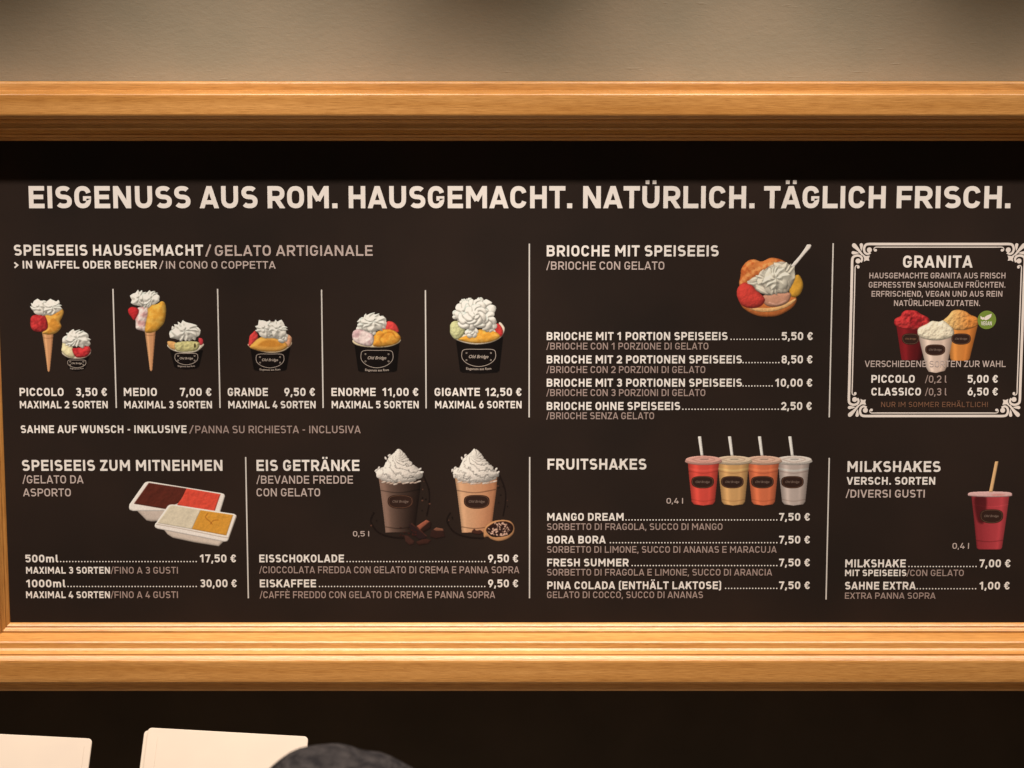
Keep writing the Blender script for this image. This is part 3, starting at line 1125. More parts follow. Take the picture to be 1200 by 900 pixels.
    def curve(self, pts, w, mul):
        pts = [tuple(p) for p in catmull(pts, 6)]
        sl = self.box(pts, w + 2)
        X, Y = self.X[sl], self.Y[sl]
        d2 = np.full(X.shape, 1e12)
        for i in range(1, len(pts)):
            (xa, ya), (xb, yb) = pts[i - 1], pts[i]
            dx, dy = xb - xa, yb - ya
            t = np.clip(((X - xa) * dx + (Y - ya) * dy) / (dx * dx + dy * dy + 1e-9), 0, 1)
            d2 = np.minimum(d2, (X - xa - t * dx) ** 2 + (Y - ya - t * dy) ** 2)
        k_ = np.clip((w - np.sqrt(d2)) / w * 1.6, 0, 1)[..., None] * (self.id[sl] > 0)[..., None]
        self.img[sl][...] = np.clip(self.img[sl] * (1 - k_) + self.img[sl] * np.array(mul, float) * k_, 0, 250)

    def build(self, name, label):
        root = empty(name, BOARD, label=label)
        # soften like a printed photograph
        im = self.img
        for _ in range(2):
            im = (im * 2 + np.roll(im, 1, 0) + np.roll(im, 1, 1) + np.roll(im, -1, 0) + np.roll(im, -1, 1)) / 6
        g_ = im.mean(2, keepdims=True)
        colr = alb(im * .90 + g_ * .10 * np.array((1.04, 1.0, .94)))
        px = self.ox + self.X / self.k
        py = self.oy + self.Y / self.k
        WX, WZ = P(px, py)
        idf = self.id[:-1, :-1]
        vid = np.arange(self.H * self.W).reshape(self.H, self.W)
        for k_, nm in enumerate(self.names):
            if k_ == 0:
                continue
            ii, jj = np.nonzero(idf == k_)
            if len(ii) < 20:
                continue
            q = np.stack([vid[ii, jj], vid[ii + 1, jj], vid[ii + 1, jj + 1], vid[ii, jj + 1]], 1)
            uq, inv = np.unique(q.ravel(), return_inverse=True)
            inv = inv.ravel()
            me = bpy.data.meshes.new(nm if isinstance(nm, str) else nm[0])
            nv, nf = len(uq), len(ii)
            me.vertices.add(nv)
            co = np.stack([WX.ravel()[uq], np.full(nv, -.0003), WZ.ravel()[uq]], 1)
            me.vertices.foreach_set('co', co.ravel().astype(np.float32))
            me.loops.add(nf * 4)
            me.loops.foreach_set('vertex_index', inv.astype(np.int32))
            me.polygons.add(nf)
            me.polygons.foreach_set('loop_start', np.arange(0, nf * 4, 4, dtype=np.int32))
            me.polygons.foreach_set('loop_total', np.full(nf, 4, np.int32))
            me.update(calc_edges=True)
            ca = me.color_attributes.new('ink', 'FLOAT_COLOR', 'POINT')
            cc = np.ones((nv, 4), np.float32)
            cc[:, :3] = colr.reshape(-1, 3)[uq]
            ca.data.foreach_set('color', cc.ravel())
            me.materials.append(M['print'])
            o = bpy.data.objects.new(nm if isinstance(nm, str) else nm[0], me)
            link(o, root)
        self.root = root
        return root

    def pt(self, x, y):
        X, Z = P(self.ox + x / self.k, self.oy + y / self.k)
        return float(X), float(Z)


_font_cache = {}


def font_mesh(text, cx, cz, width, material, parent, y, shear=.3, sag=0.0, name='logo'):
    key = (text, shear)
    if key not in _font_cache:
        cu = bpy.data.curves.new('t', 'FONT')
        cu.body = text
        cu.size = 1
        cu.shear = shear
        cu.align_x = 'CENTER'
        cu.offset = .012
        cu.resolution_u = 3
        ob = bpy.data.objects.new('t', cu)
        COL.objects.link(ob)
        dg_ = bpy.context.evaluated_depsgraph_get()
        me = ob.evaluated_get(dg_).to_mesh()
        vv = np.array([v.co[:2] for v in me.vertices])
        ff = [tuple(p.vertices) for p in me.polygons]
        bpy.data.objects.remove(ob)
        bpy.data.curves.remove(cu)
        _font_cache[key] = (vv, ff)
    vv, ff = _font_cache[key]
    k_ = width / (vv[:, 0].max() - vv[:, 0].min())
    mx_ = (vv[:, 0].max() + vv[:, 0].min()) / 2
    my_ = (vv[:, 1].max() + vv[:, 1].min()) / 2
    X = (vv[:, 0] - mx_) * k_
    Z = (vv[:, 1] - my_) * k_ + sag * (X / (width / 2)) ** 2
    return mesh_obj(name, [(cx + a_, y, cz + b_) for a_, b_ in zip(X, Z)], ff, material, parent)


def cup_logo(cv, cx, cy, w, h, wline, sub=True):
    """outlined badge on the black paper cups"""
    fl = Flat(-.0005)
    pts = [(cx - w * .42, cy - h * .5), (cx, cy - h * .52), (cx + w * .42, cy - h * .5), (cx + w * .5, cy - h * .25), (cx + w * .47, cy + h * .08), (cx + w * .29, cy + h * .37),
           (cx, cy + h * .5), (cx - w * .29, cy + h * .37), (cx - w * .47, cy + h * .08), (cx - w * .5, cy - h * .25)]
    ring = [cv.pt(*p) for p in catmull(pts, 5, True)]
    for q in ribbon_quads(ring, wline * S, True):
        fl.poly(q)
    for sx in (-1, 1):
        for yy in (-.30, .12):
            X, Z = cv.pt(cx + sx * w * .36, cy + h * yy)
            for q in ribbon_quads(circ(X, Z, .8 * S, 8), .35 * S, True):
                fl.poly(q, .00002)
    fl.build('cup_badge', M['logo'], cv.root)
    X, Z = cv.pt(cx, cy - h * .06)
    font_mesh("Old Bridge", X, Z, w * .58 / cv.k * S, M['logo'], cv.root, -.0006)
    if sub:
        X, Z = cv.pt(cx, cy + h * .66)
        font_mesh("Eisgenuss aus Rom", X, Z, w * .74 / cv.k * S, M['logo'], cv.root, -.0006, 0, .0010)


def oval_logo(cv, cx, cy, rx, ry, mt='logo_dim'):
    fl = Flat(-.0005)
    n = 26
    ring = []
    for i in range(n):
        t = 2 * math.pi * i / n
        c, s_ = math.cos(t), math.sin(t)
        e = 2.6
        x = rx * math.copysign(abs(c) ** (2 / e), c)
        y = ry * math.copysign(abs(s_) ** (2 / e), s_)
        y += -.10 * ry * (x / rx) ** 2
        ring.append(cv.pt(cx + x, cy + y))
    c0 = cv.pt(cx, cy)
    for i in range(n):
        fl.poly([ring[i - 1], ring[i], c0])
    fl.build('cup_badge', M['label'], cv.root)
    fl = Flat(-.0006)
    r2 = [(c0[0] + (p[0] - c0[0]) * .9, c0[1] + (p[1] - c0[1]) * .88) for p in ring]
    for q in ribbon_quads(r2, .28 * S, True):
        fl.poly(q)
    fl.build('badge_outline', M['brown'], cv.root)
    font_mesh("Old Bridge", c0[0], c0[1], rx * 1.25 / cv.k * S, M[mt], cv.root, -.0007)


def black_cup(cv, xl, xr, yr, xbl, xbr, yb, idx=None):
    mid = (xl + xr) / 2
    pts = [(xl, yr), (xr, yr), (xbr, yb - 22), (xbr - 25, yb - 6), ((xbl + xbr) / 2, yb + 6), (xbl + 25, yb - 6), (xbl, yb - 22)]
    cv.cyl(pts, (20, 12, 10), (15, 9, 8), 'cup', idx, rough=.6)


# --- piccolo
c = Canvas(25, 335, 8.18, 100, 110)
c.cyl([(196, 440), (310, 440), (296, 600), (274, 812), (262, 828), (250, 812), (222, 600)], (226, 160, 104), (196, 128, 80), 'cone', rough=1.2)
c.curve([(205, 497), (255, 503), (305, 497)], 5, (.8, .75, .7))
c.blob([(225, 275), (300, 235), (375, 210), (408, 245), (392, 300), (372, 345), (385, 390), (350, 440), (290, 466), (205, 456), (230, 400), (225, 330)], (236, 166, 66), 'ice_cream_scoop', rough=26, cell=40, idx=1, col2=(222, 140, 44), R=60)
c.blob([(105, 285), (205, 270), (246, 330), (252, 405), (205, 438), (130, 436), (92, 400), (85, 335)], (205, 50, 48), 'ice_cream_scoop', rough=34, cell=26, idx=2, col2=(180, 36, 38), R=60)
c.cream(235, 206, 152, 80, idx=1, n=12)
black_cup(c, 420, 655, 668, 452, 612, 812)
c.blob([(388, 630), (400, 660), (455, 690), (530, 700), (600, 692), (650, 664), (668, 630), (640, 600), (420, 600)], (232, 208, 176), 'cup_rim', R=16, edge=.9)
c.blob([(400, 530), (450, 540), (500, 600), (512, 680), (470, 688), (420, 662), (385, 625), (388, 585)], (238, 216, 160), 'ice_cream_scoop', rough=20, cell=30, idx=3, R=50)
c.blob([(490, 600), (560, 590), (645, 575), (665, 615), (656, 645), (620, 678), (540, 688), (505, 660)], (220, 52, 52), 'ice_cream_scoop', rough=30, cell=26, idx=4, col2=(190, 36, 40), R=45)
c.cream(530, 506, 134, 92, idx=2, n=11)
c.build('cone_and_cup_picture', 'printed picture of a cone and a small black cup above PICCOLO')
cup_logo(c, 532, 748, 175, 72, .5)

# --- medio
c = Canvas(140, 330, 7.83, 110, 115)
c.cyl([(228, 440), (334, 440), (320, 600), (303, 808), (290, 826), (277, 808), (250, 600)], (226, 160, 104), (196, 128, 80), 'cone', rough=1.2)
c.curve([(235, 488), (282, 494), (328, 488)], 5, (.8, .75, .7))
c.blob([(165, 240), (270, 230), (268, 300), (248, 380), (248, 455), (205, 452), (152, 432), (148, 370), (145, 345), (165, 300)], (236, 208, 192), 'ice_cream_scoop', rough=26, cell=26, idx=1, col2=(222, 160, 150), mixcell=40, R=50)
c.blob([(265, 218), (340, 205), (390, 178), (422, 205), (428, 280), (413, 370), (380, 415), (335, 455), (270, 472), (235, 455), (242, 380), (258, 300)], (238, 174, 66), 'ice_cream_scoop', rough=26, cell=60, idx=2, col2=(230, 156, 48), R=70)
c.blob([(80, 252), (110, 232), (160, 240), (180, 272), (162, 318), (134, 355), (105, 322), (82, 290)], (208, 40, 42), 'strawberry', rough=14, cell=14, R=40)
c.cream(232, 160, 134, 82, idx=1, n=12)
black_cup(c, 462, 768, 628, 502, 732, 800)
c.blob([(440, 575), (456, 612), (520, 643), (610, 657), (700, 645), (762, 600), (772, 570), (700, 560), (520, 560)], (238, 216, 184), 'cup_rim', R=16, edge=.9)
c.blob([(445, 545), (520, 560), (515, 622), (468, 612), (443, 580)], (230, 164, 92), 'ice_cream_scoop', rough=12, cell=20, idx=3, R=30)
c.blob([(725, 520), (764, 525), (766, 572), (735, 580)], (214, 54, 60), 'ice_cream_scoop', rough=12, cell=16, idx=4, R=24)
c.blob([(515, 562), (600, 545), (720, 552), (734, 588), (700, 632), (600, 643), (530, 636), (508, 600)], (206, 190, 122), 'ice_cream_scoop', rough=26, cell=22, idx=5, R=40)
c.ell(692, 588, 10, 20, (80, 66, 36), 'ice_cream_scoop', idx=5)
c.cream(596, 458, 150, 96, idx=2, n=12)
c.build('cone_and_cup_picture', 'printed picture of a cone with a strawberry and a black cup above MEDIO')
cup_logo(c, 614, 712, 210, 102, .55)

# --- grande
c = Canvas(280, 360, 10.59, 80, 85)
black_cup(c, 140, 640, 500, 182, 592, 792)
c.blob([(112, 455), (130, 495), (220, 535), (390, 568), (540, 548), (630, 490), (658, 440), (600, 420), (200, 420)], (236, 200, 156), 'cup_rim', R=18, edge=.9)
c.blob([(205, 288), (240, 370), (185, 445), (142, 482), (120, 470), (130, 360), (172, 312)], (228, 62, 58), 'ice_cream_scoop', rough=40, cell=40, idx=1, R=50)
c.blob([(560, 360), (600, 332), (655, 372), (652, 432), (620, 490), (560, 475)], (230, 160, 116), 'ice_cream_scoop', rough=30, cell=30, idx=2, R=45)
c.blob([(135, 500), (190, 430), (260, 375), (370, 352), (480, 372), (570, 430), (602, 492), (520, 540), (400, 554), (250, 540)], (240, 164, 66), 'ice_cream_scoop', rough=16, cell=60, idx=3, R=70)
c.tint([(225, 475), (300, 410), (410, 395), (540, 440), (560, 480), (440, 505), (320, 500)], (.88, .80, .62))
c.cream(402, 272, 198, 122, n=12, extra=[(540, 375, 70, 24, .45)])
c.build('cup_picture', 'printed picture of a black cup of orange and red ice cream above GRANDE')
cup_logo(c, 386, 668, 345, 168, .55)

# --- enorme
c = Canvas(400, 355, 10, 80, 90)
black_cup(c, 150, 682, 470, 195, 652, 812)
c.blob([(130, 440), (160, 485), (260, 512), (400, 522), (560, 512), (670, 470), (694, 425), (600, 410), (200, 410)], (236, 206, 160), 'cup_rim', R=18, edge=.9)
c.blob([(490, 280), (540, 215), (610, 225), (660, 280), (668, 345), (560, 350), (480, 330)], (226, 62, 56), 'ice_cream_scoop', rough=30, cell=34, idx=1, R=55)
c.blob([(365, 480), (375, 400), (420, 335), (520, 308), (620, 325), (688, 385), (692, 430), (640, 478), (520, 508), (400, 512)], (240, 162, 52), 'ice_cream_scoop', rough=30, cell=60, idx=2, col2=(228, 142, 40), R=70)
c.curve([(470, 470), (450, 420), (520, 350), (600, 350), (630, 400)], 14, (.85, .8, .7))
c.cream(368, 226, 178, 118, n=10, extra=[(240, 290, 70, 45, .2), (350, 335, 60, 40, 1.2)])
c.blob([(150, 322), (200, 305), (290, 332), (368, 372), (382, 440), (345, 505), (240, 494), (150, 450), (125, 390), (132, 345)], (238, 208, 194), 'ice_cream_scoop', rough=26, cell=36, idx=3, col2=(206, 160, 156), mixcell=60, R=65)
c.build('cup_picture', 'printed picture of a black cup with orange, pink and red scoops above ENORME')
cup_logo(c, 418, 660, 375, 200, .55)

# --- gigante
c = Canvas(515, 340, 8.57, 90, 105)
black_cup(c, 160, 640, 470, 205, 602, 832)
c.blob([(160, 480), (200, 512), (300, 540), (400, 545), (520, 525), (610, 480), (650, 420), (652, 370), (600, 320), (560, 400), (300, 430)], (238, 212, 182), 'cup_rim', R=18, edge=.9)
c.blob([(540, 360), (590, 335), (632, 385), (636, 440), (600, 466)], (222, 52, 48), 'ice_cream_scoop', rough=24, cell=24, idx=1, R=36)
c.blob([(180, 490), (260, 460), (400, 395), (520, 405), (595, 440), (600, 480), (500, 522), (350, 532), (230, 512)], (236, 156, 46), 'ice_cream_scoop', rough=24, cell=50, idx=2, col2=(240, 172, 66), R=50)
c.blob([(110, 340), (150, 308), (240, 318), (262, 400), (222, 470), (160, 495), (112, 445), (103, 390)], (204, 196, 134), 'ice_cream_scoop', rough=20, cell=18, idx=3, R=70)
c.cream(356, 250, 216, 162, n=13, extra=[(325, 425, 62, 46, .1), (510, 370, 60, 36, .2), (200, 250, 70, 50, 1.0), (300, 110, 34, 40, 1.4), (405, 108, 40, 36, 1.3), (240, 120, 36, 34, 1)])
c.build('cup_picture', 'printed picture of the tallest black cup heaped with cream above GIGANTE')
cup_logo(c, 394, 682, 340, 170, .6)

# --- brioche
c = Canvas(855, 280, 9, 100, 100)
c.blob([(628, 300), (680, 238), (730, 182), (785, 108), (812, 62), (826, 54), (856, 58), (864, 68), (850, 98), (812, 140), (770, 188), (720, 250), (668, 308)], (240, 220, 202), 'spoon', R=10, smooth=False)
c.blob([(100, 480), (112, 390), (125, 305), (190, 230), (260, 213), (335, 235), (430, 198), (520, 208), (600, 248), (625, 300), (600, 420), (400, 560), (150, 560)], (220, 122, 56), 'brioche_bun', rough=14, cell=40, idx=1, col2=(200, 92, 38), R=80)
c.curve([(120, 450), (200, 380), (330, 300), (480, 255)], 26, (1.12, 1.3, 1.5))
c.curve([(150, 310), (230, 240), (300, 232)], 16, (1.1, 1.2, 1.3))
c.blob([(95, 600), (120, 700), (190, 765), (290, 810), (400, 822), (520, 806), (640, 742), (700, 672), (698, 615), (600, 600), (300, 640)], (212, 110, 48), 'brioche_bun', rough=14, cell=30, idx=2, R=60)
c.blob([(200, 728), (330, 728), (480, 720), (600, 675), (690, 630), (690, 655), (620, 710), (520, 750), (400, 770), (280, 762)], (238, 172, 104), 'brioche_bun', rough=14, cell=20, idx=2, R=20)
c.blob([(650, 420), (720, 375), (762, 425), (776, 500), (745, 580), (690, 615), (640, 595), (628, 520)], (228, 158, 46), 'ice_cream_scoop', rough=22, cell=50, idx=1, R=70)
c.blob([(350, 600), (470, 568), (630, 565), (642, 620), (600, 680), (500, 715), (400, 707), (352, 660)], (206, 140, 108), 'ice_cream_scoop', rough=20, cell=50, idx=2, R=60)
c.curve([(420, 670), (500, 690), (590, 650)], 12, (1.15, 1.2, 1.25))
c.blob([(95, 500), (150, 462), (225, 480), (290, 545), (350, 600), (372, 650), (325, 712), (225, 732), (130, 700), (80, 615), (74, 550)], (224, 62, 50), 'ice_cream_scoop', rough=12, cell=16, idx=3, R=110)
cc = (465, 415)
c.blob([(185, 450), (260, 420), (360, 330), (430, 280), (520, 240), (600, 250), (680, 320), (688, 420), (640, 520), (600, 570), (500, 575), (400, 595), (290, 550), (250, 500)], (206, 186, 160), 'whipped_cream', R=60)
c.petal(262, 462, 82, 26, .12, 'whipped_cream', (246, 228, 200))
c.petal(290, 420, 90, 26, -.30, 'whipped_cream', (236, 216, 186))
c.petal(340, 530, 80, 34, .55, 'whipped_cream', (240, 220, 192))
c.rosette(545, 385, 165, 150, 9, .3, col=(240, 222, 194), sharp=True)
c.rosette(400, 420, 130, 112, 7, .3, col=(240, 222, 194), sharp=True)
c.rosette(470, 490, 130, 100, 8, .3, col=(242, 224, 196), sharp=True)
c.rosette(485, 415, 155, 135, 9, .2, col=(248, 232, 204), sharp=True)
c.build('brioche_picture', 'printed picture of a brioche filled with scoops and cream, spoon upright')

# --- tubs
c = Canvas(140, 555, 8, 150, 95)
lt = (-.2, -.7, .7)
c.blob([(150, 335), (930, 330), (900, 420), (500, 440), (300, 450), (255, 440)], (206, 180, 160), 'tub', R=30, smooth=False, idx=1)
c.blob([(88, 320), (92, 286), (108, 264), (232, 88), (250, 76), (282, 72), (960, 182), (984, 192), (990, 212), (944, 364), (700, 400), (430, 352), (130, 352), (96, 340)], (244, 224, 206), 'tub', R=16, smooth=False, edge=.85, idx=1)
c.blob([(135, 282), (275, 86), (628, 138), (600, 200), (560, 272), (430, 332)], (96, 38, 26), 'ice_cream', R=12, smooth=False, rough=20, cell=30, idx=1, amb=.6)
c.blob([(628, 138), (948, 192), (892, 356), (700, 345), (540, 292), (560, 262), (585, 230), (600, 200)], (234, 72, 50), 'ice_cream', R=12, smooth=False, rough=16, cell=30, idx=2, amb=.6)
c.blob([(395, 500), (1020, 590), (976, 640), (932, 682), (700, 645), (500, 602), (450, 570)], (216, 190, 168), 'tub', R=26, smooth=False, idx=2)
c.blob([(328, 492), (334, 468), (350, 450), (452, 304), (470, 292), (500, 288), (1075, 376), (1096, 390), (1098, 408), (1024, 616), (1012, 634), (985, 640), (360, 518), (338, 508)], (246, 226, 208), 'tub', R=14, smooth=False, edge=.85, idx=2)
c.curve([(345, 474), (600, 520), (1000, 600), (1030, 580), (1090, 405)], 5, (.78, .74, .7))
c.blob([(358, 462), (474, 302), (500, 296), (762, 342), (720, 430), (680, 520)], (224, 202, 168), 'ice_cream', R=8, smooth=False, rough=12, cell=40, idx=3, amb=.6)
c.blob([(762, 342), (1066, 388), (1002, 580), (680, 520), (720, 430)], (228, 150, 46), 'ice_cream', R=8, smooth=False, rough=10, cell=30, idx=4, amb=.6)
c.curve([(830, 370), (808, 410), (850, 450), (870, 475)], 5, (.8, .7, .6))
c.curve([(930, 435), (880, 440), (850, 475)], 5, (.8, .7, .6))
c.build('ice_cream_tub_picture', 'printed picture of two white take-away tubs of ice cream')


# --- the two tall drinks
def drink(ox, shift, cl, cr_, chocolate):
    c = Canvas(ox, 515, 6.92, 100, 132)
    s_ = shift
    # splash ring round the cup
    for pp, ww in (([(455 + s_, 285), (500 + s_, 400), (505 + s_, 500), (485 + s_, 620)], 7), ([(60 + s_, 590), (30 + s_, 660), (90 + s_, 750), (200 + s_, 790), (330 + s_, 800)], 7)):
        for q in ribbon_quads(catmull(pp, 4), ww * 2):
            c.blob([tuple(p) for p in q], (30, 18, 14), 'splash', smooth=False, R=6)
    for _ in range(14):
        t = rng.random()
        x = 440 + s_ + 80 * rng.random() if t < .6 else 30 + s_ + 60 * rng.random()
        y = 300 + 320 * rng.random() if t < .6 else 580 + 150 * rng.random()
        c.ell(x, y, 5 + 5 * rng.random(), 5 + 4 * rng.random(), (96, 58, 42) if rng.random() < .4 else (26, 16, 12), 'splash')
    body = [(92 + s_, 300), (440 + s_, 285), (433 + s_, 400), (412 + s_, 560), (388 + s_, 752), (150 + s_, 755), (138 + s_, 640), (112 + s_, 430)]
    c.cyl(body, cl, cr_, 'cup', rough=1.4, ks=(.10, .93), gam=.40 if chocolate else 1.0)
    c.curve([(110 + s_, 412), (260 + s_, 432), (425 + s_, 405)], 5, (.62, .6, .6))
    c.curve([(150 + s_, 708), (260 + s_, 722), (390 + s_, 705)], 5, (.6, .58, .56))
    c.swirl(255 + s_, 72, [(110, 215 + s_, 305 + s_), (150, 165 + s_, 335 + s_), (200, 140 + s_, 385 + s_), (240, 82 + s_, 425 + s_), (270, 66 + s_, 455 + s_), (325, 100 + s_, 424 + s_)], 362)
    for k_ in range(10):
        c.petal(135 + s_ + 32 * k_ + 5 * rng.normal(), 338 + 20 * math.sin(math.pi * (k_ + .5) / 10) + 4 * rng.normal(), 20, 6, -.25, 'whipped_cream', (206, 172, 148) if k_ % 3 else (226, 200, 178))
    for px_, py_ in ((74, 250), (152, 152), (180, 128), (96, 230), (446, 266), (430, 240)):
        c.petal(px_ + s_, py_, 15, 9, rng.random() * 3, 'whipped_cream', (236, 216, 198))
    if chocolate:
        c.blob([(300, 775), (335, 780), (388, 825), (380, 850), (345, 858), (312, 830)], (66, 36, 28), 'chocolate_piece', idx=1, R=20, smooth=False)
        c.blob([(395, 830), (470, 800), (525, 815), (500, 845), (420, 858)], (62, 32, 24), 'chocolate_piece', idx=2, R=18, smooth=False)
        c.blob([(520, 738), (560, 712), (620, 722), (636, 790), (560, 806), (510, 790)], (52, 28, 22), 'chocolate_piece', idx=3, R=16, smooth=False)
        c.blob([(538, 730), (562, 712), (618, 722), (622, 742), (560, 742)], (128, 76, 54), 'chocolate_piece', idx=3, R=10, smooth=False)
        c.blob([(400, 702), (482, 650), (526, 672), (520, 720), (440, 765)], (44, 24, 18), 'chocolate_piece', idx=4, R=20, smooth=False)
        c.blob([(400, 702), (480, 650), (512, 664), (432, 732)], (156, 80, 56), 'chocolate_piece', idx=4, R=14, smooth=False)
        c.blob([(338, 690), (362, 680), (490, 782), (478, 806), (420, 812), (370, 770)], (44, 26, 24), 'chocolate_piece', idx=5, R=16, smooth=False)
        c.curve([(362, 682), (430, 735), (488, 785)], 6, (2.0, 1.7, 1.4))
        for _ in range(16):
            c.ell(260 + 140 * rng.random(), 705 + 80 * rng.random(), 9, 7, (40 + 30 * rng.random(), 26, 20), 'chocolate_piece', idx=6)
    else:
        c.blob([(358, 735), (385, 692), (440, 660), (520, 650), (580, 664), (608, 710), (600, 765), (550, 808), (480, 826), (420, 810), (392, 790), (360, 792)], (196, 132, 82), 'bean_bowl', R=22, edge=.7)
        c.blob([(378, 735), (410, 695), (470, 668), (540, 664), (590, 690), (596, 735), (560, 775), (490, 790), (420, 785)], (46, 24, 18), 'coffee_beans', R=30)
        for _ in range(150):
            t, r_ = rng.random() * 6.28, math.sqrt(rng.random())
            bx, by = 487 + 95 * r_ * math.cos(t), 728 + 52 * r_ * math.sin(t)
            v_ = rng.random()
            c.petal(bx, by, 10, 6, rng.random() * 3, 'coffee_beans', (232, 176, 146) if v_ < .35 else (52, 26, 19))
        c.blob([(262, 755), (280, 725), (300, 738), (330, 735), (350, 752), (320, 770)], (70, 36, 26), 'chocolate_piece', R=10)
    c.build('iced_drink_picture', 'printed picture of a dark iced chocolate with cream and chocolate pieces' if chocolate else 'printed picture of a pale iced coffee with cream and a bowl of beans')
    oval_logo(c, 272 + s_, 505, 105, 56)


drink(430, 0, (208, 156, 128), (34, 21, 16), True)
drink(515, 30, (222, 164, 118), (190, 118, 76), False)

# --- four fruit shakes
c = Canvas(795, 505, 7.5, 160, 97)
for i, (cx_, colr_, lid) in enumerate(((1012, (196, 170, 154), (226, 206, 188)), (745, (230, 110, 66), (226, 176, 146)), (482, (222, 160, 94), (224, 190, 154)), (218, (232, 72, 56), (228, 160, 140)))):
    body = [(cx_ - 138, 262), (cx_ + 142, 262), (cx_ + 128, 380), (cx_ + 104, 620), (cx_ + 85, 645), (cx_, 656), (cx_ - 82, 645), (cx_ - 103, 620), (cx_ - 128, 380)]
    c.cyl(body, colr_, tuple(x * .88 for x in colr_), 'cup', 4 - i, rough=.8)
    c.curve([(cx_ - 128, 330), (cx_, 350), (cx_ + 132, 330)], 12, (1.06, 1.14, 1.16))
    c.curve([(cx_ - 124, 352), (cx_, 372), (cx_ + 128, 352)], 5, (.84, .8, .8))
    c.curve([(cx_ - 104, 600), (cx_, 618), (cx_ + 104, 600)], 5, (.86, .82, .8))
    c.ell(cx_ + 2, 266, 165, 34, tuple(x * .88 for x in lid), 'cup_lid', idx=4 - i, R=14, edge=.9)
    c.ell(cx_ + 2, 252, 158, 35, lid, 'cup_lid', idx=4 - i, R=10, edge=.95)
    c.curve([(cx_ - 100, 250), (cx_, 274), (cx_ + 104, 250), (cx_, 228), (cx_ - 100, 250)], 5, (.88, .82, .8))
    c.ell(cx_ + 8, 246, 40, 9, tuple(x * .86 for x in lid), 'cup_lid', idx=4 - i)
    c.blob([(cx_ - 48, 48), (cx_ - 18, 45), (cx_ + 2, 215), (cx_ - 24, 217)], (236, 222, 206), 'straw', idx=4 - i, smooth=False, R=12)
c.build('fruit_shake_picture', 'printed picture of four lidded fruit shakes in red, amber, orange and white')
for cx_ in (1002, 738, 474, 213):
    oval_logo(c, cx_, 450, 100, 54)

# --- granita trio
c = Canvas(1035, 355, 8.57, 122, 90)
c.cyl([(128, 215), (475, 215), (385, 560), (370, 576), (186, 576), (180, 560)], (176, 30, 36), (66, 12, 14), 'cup', 1, rough=1, gam=.6)
c.blob([(108, 190), (122, 155), (172, 130), (190, 95), (240, 70), (330, 78), (380, 110), (450, 145), (468, 190), (430, 240), (300, 268), (180, 252), (120, 225)], (208, 50, 48), 'granita_ice', rough=50, cell=24, idx=1, col2=(168, 30, 34), R=55)
c.cyl([(640, 250), (948, 230), (868, 560), (850, 580), (690, 580), (672, 560)], (222, 136, 58), (206, 112, 40), 'cup', 2, rough=1)
c.blob([(598, 180), (650, 130), (695, 78), (760, 68), (830, 84), (872, 115), (940, 145), (962, 190), (940, 232), (820, 272), (700, 265), (620, 230)], (232, 178, 104), 'granita_ice', rough=36, cell=20, idx=2, grad=((226, 132, 52), 680, 880), R=55)
c.cyl([(350, 320), (705, 320), (640, 640), (618, 682), (530, 703), (455, 690), (430, 650)], (228, 196, 172), (204, 168, 144), 'cup', 3, rough=.8)
c.blob([(343, 290), (362, 248), (440, 210), (488, 180), (560, 186), (600, 174), (650, 210), (700, 260), (712, 300), (690, 342), (560, 376), (430, 366), (360, 335)], (238, 216, 180), 'granita_ice', rough=24, cell=18, idx=3, R=55)
c.build('granita_picture', 'printed picture of three granita cups in red, white and orange')
oval_logo(c, 782, 362, 98, 56)
oval_logo(c, 522, 472, 102, 56)
oval_logo(c, 275, 362, 88, 56, 'brown')
VB = empty('vegan_badge', BOARD, label='round green badge with a white leaf reading VEGAN')
fl = Flat(-.0005)
X, Z = c.pt(1040, 170)
fl.poly(circ(X, Z, 93 / 8.57 * S, 32))
fl.build('disc', M['green'], VB)
for leaf in ([(1012, 165), (1020, 142), (1042, 125), (1090, 108), (1082, 140), (1058, 162), (1030, 175)], [(976, 130), (998, 146), (1016, 140), (1012, 165), (996, 170), (978, 158)]):
    fl = Flat(-.0007)
    fl.poly([c.pt(*p) for p in leaf])
    fl.build('leaf', M['border'], VB)
x0_, y0_ = 1035 + 982 / 8.57, 355 + 224 / 8.57
T("VEGAN", x0_, x0_ + 106 / 8.57, y0_, 4.6, 'white', .17, 'lettering', VB)

# --- milkshake
c = Canvas(1120, 535, 7.83, 78, 112)
c.cyl([(140, 355), (492, 355), (468, 540), (425, 835), (410, 852), (205, 852), (190, 835), (162, 540)], (150, 40, 44), (200, 62, 66), 'cup', rough=1.2, ks=(.06, .82))
c.tint([(165, 370), (290, 370), (270, 600), (215, 620), (180, 560)], (.55, .5, .5))
c.curve([(160, 440), (320, 462), (480, 440)], 4, (1.15, 1.2, 1.2))
c.curve([(190, 770), (310, 782), (430, 768)], 5, (.75, .7, .7))
c.blob([(110, 350), (122, 330), (180, 322), (320, 318), (450, 322), (506, 330), (518, 350), (495, 366), (320, 372), (135, 364)], (222, 168, 158), 'cup_lid', R=14, edge=.8)
c.tint([(330, 340), (450, 338), (440, 362), (340, 366)], (.96, .72, .70))
c.blob([(360, 42), (393, 42), (338, 326), (303, 326)], (228, 172, 112), 'straw', smooth=False, R=14)
c.build('milkshake_picture', 'printed picture of a red milkshake with lid and tan straw')
oval_logo(c, 328, 548, 108, 64)

# ------------------------------------------------------------------ white cards standing below the board


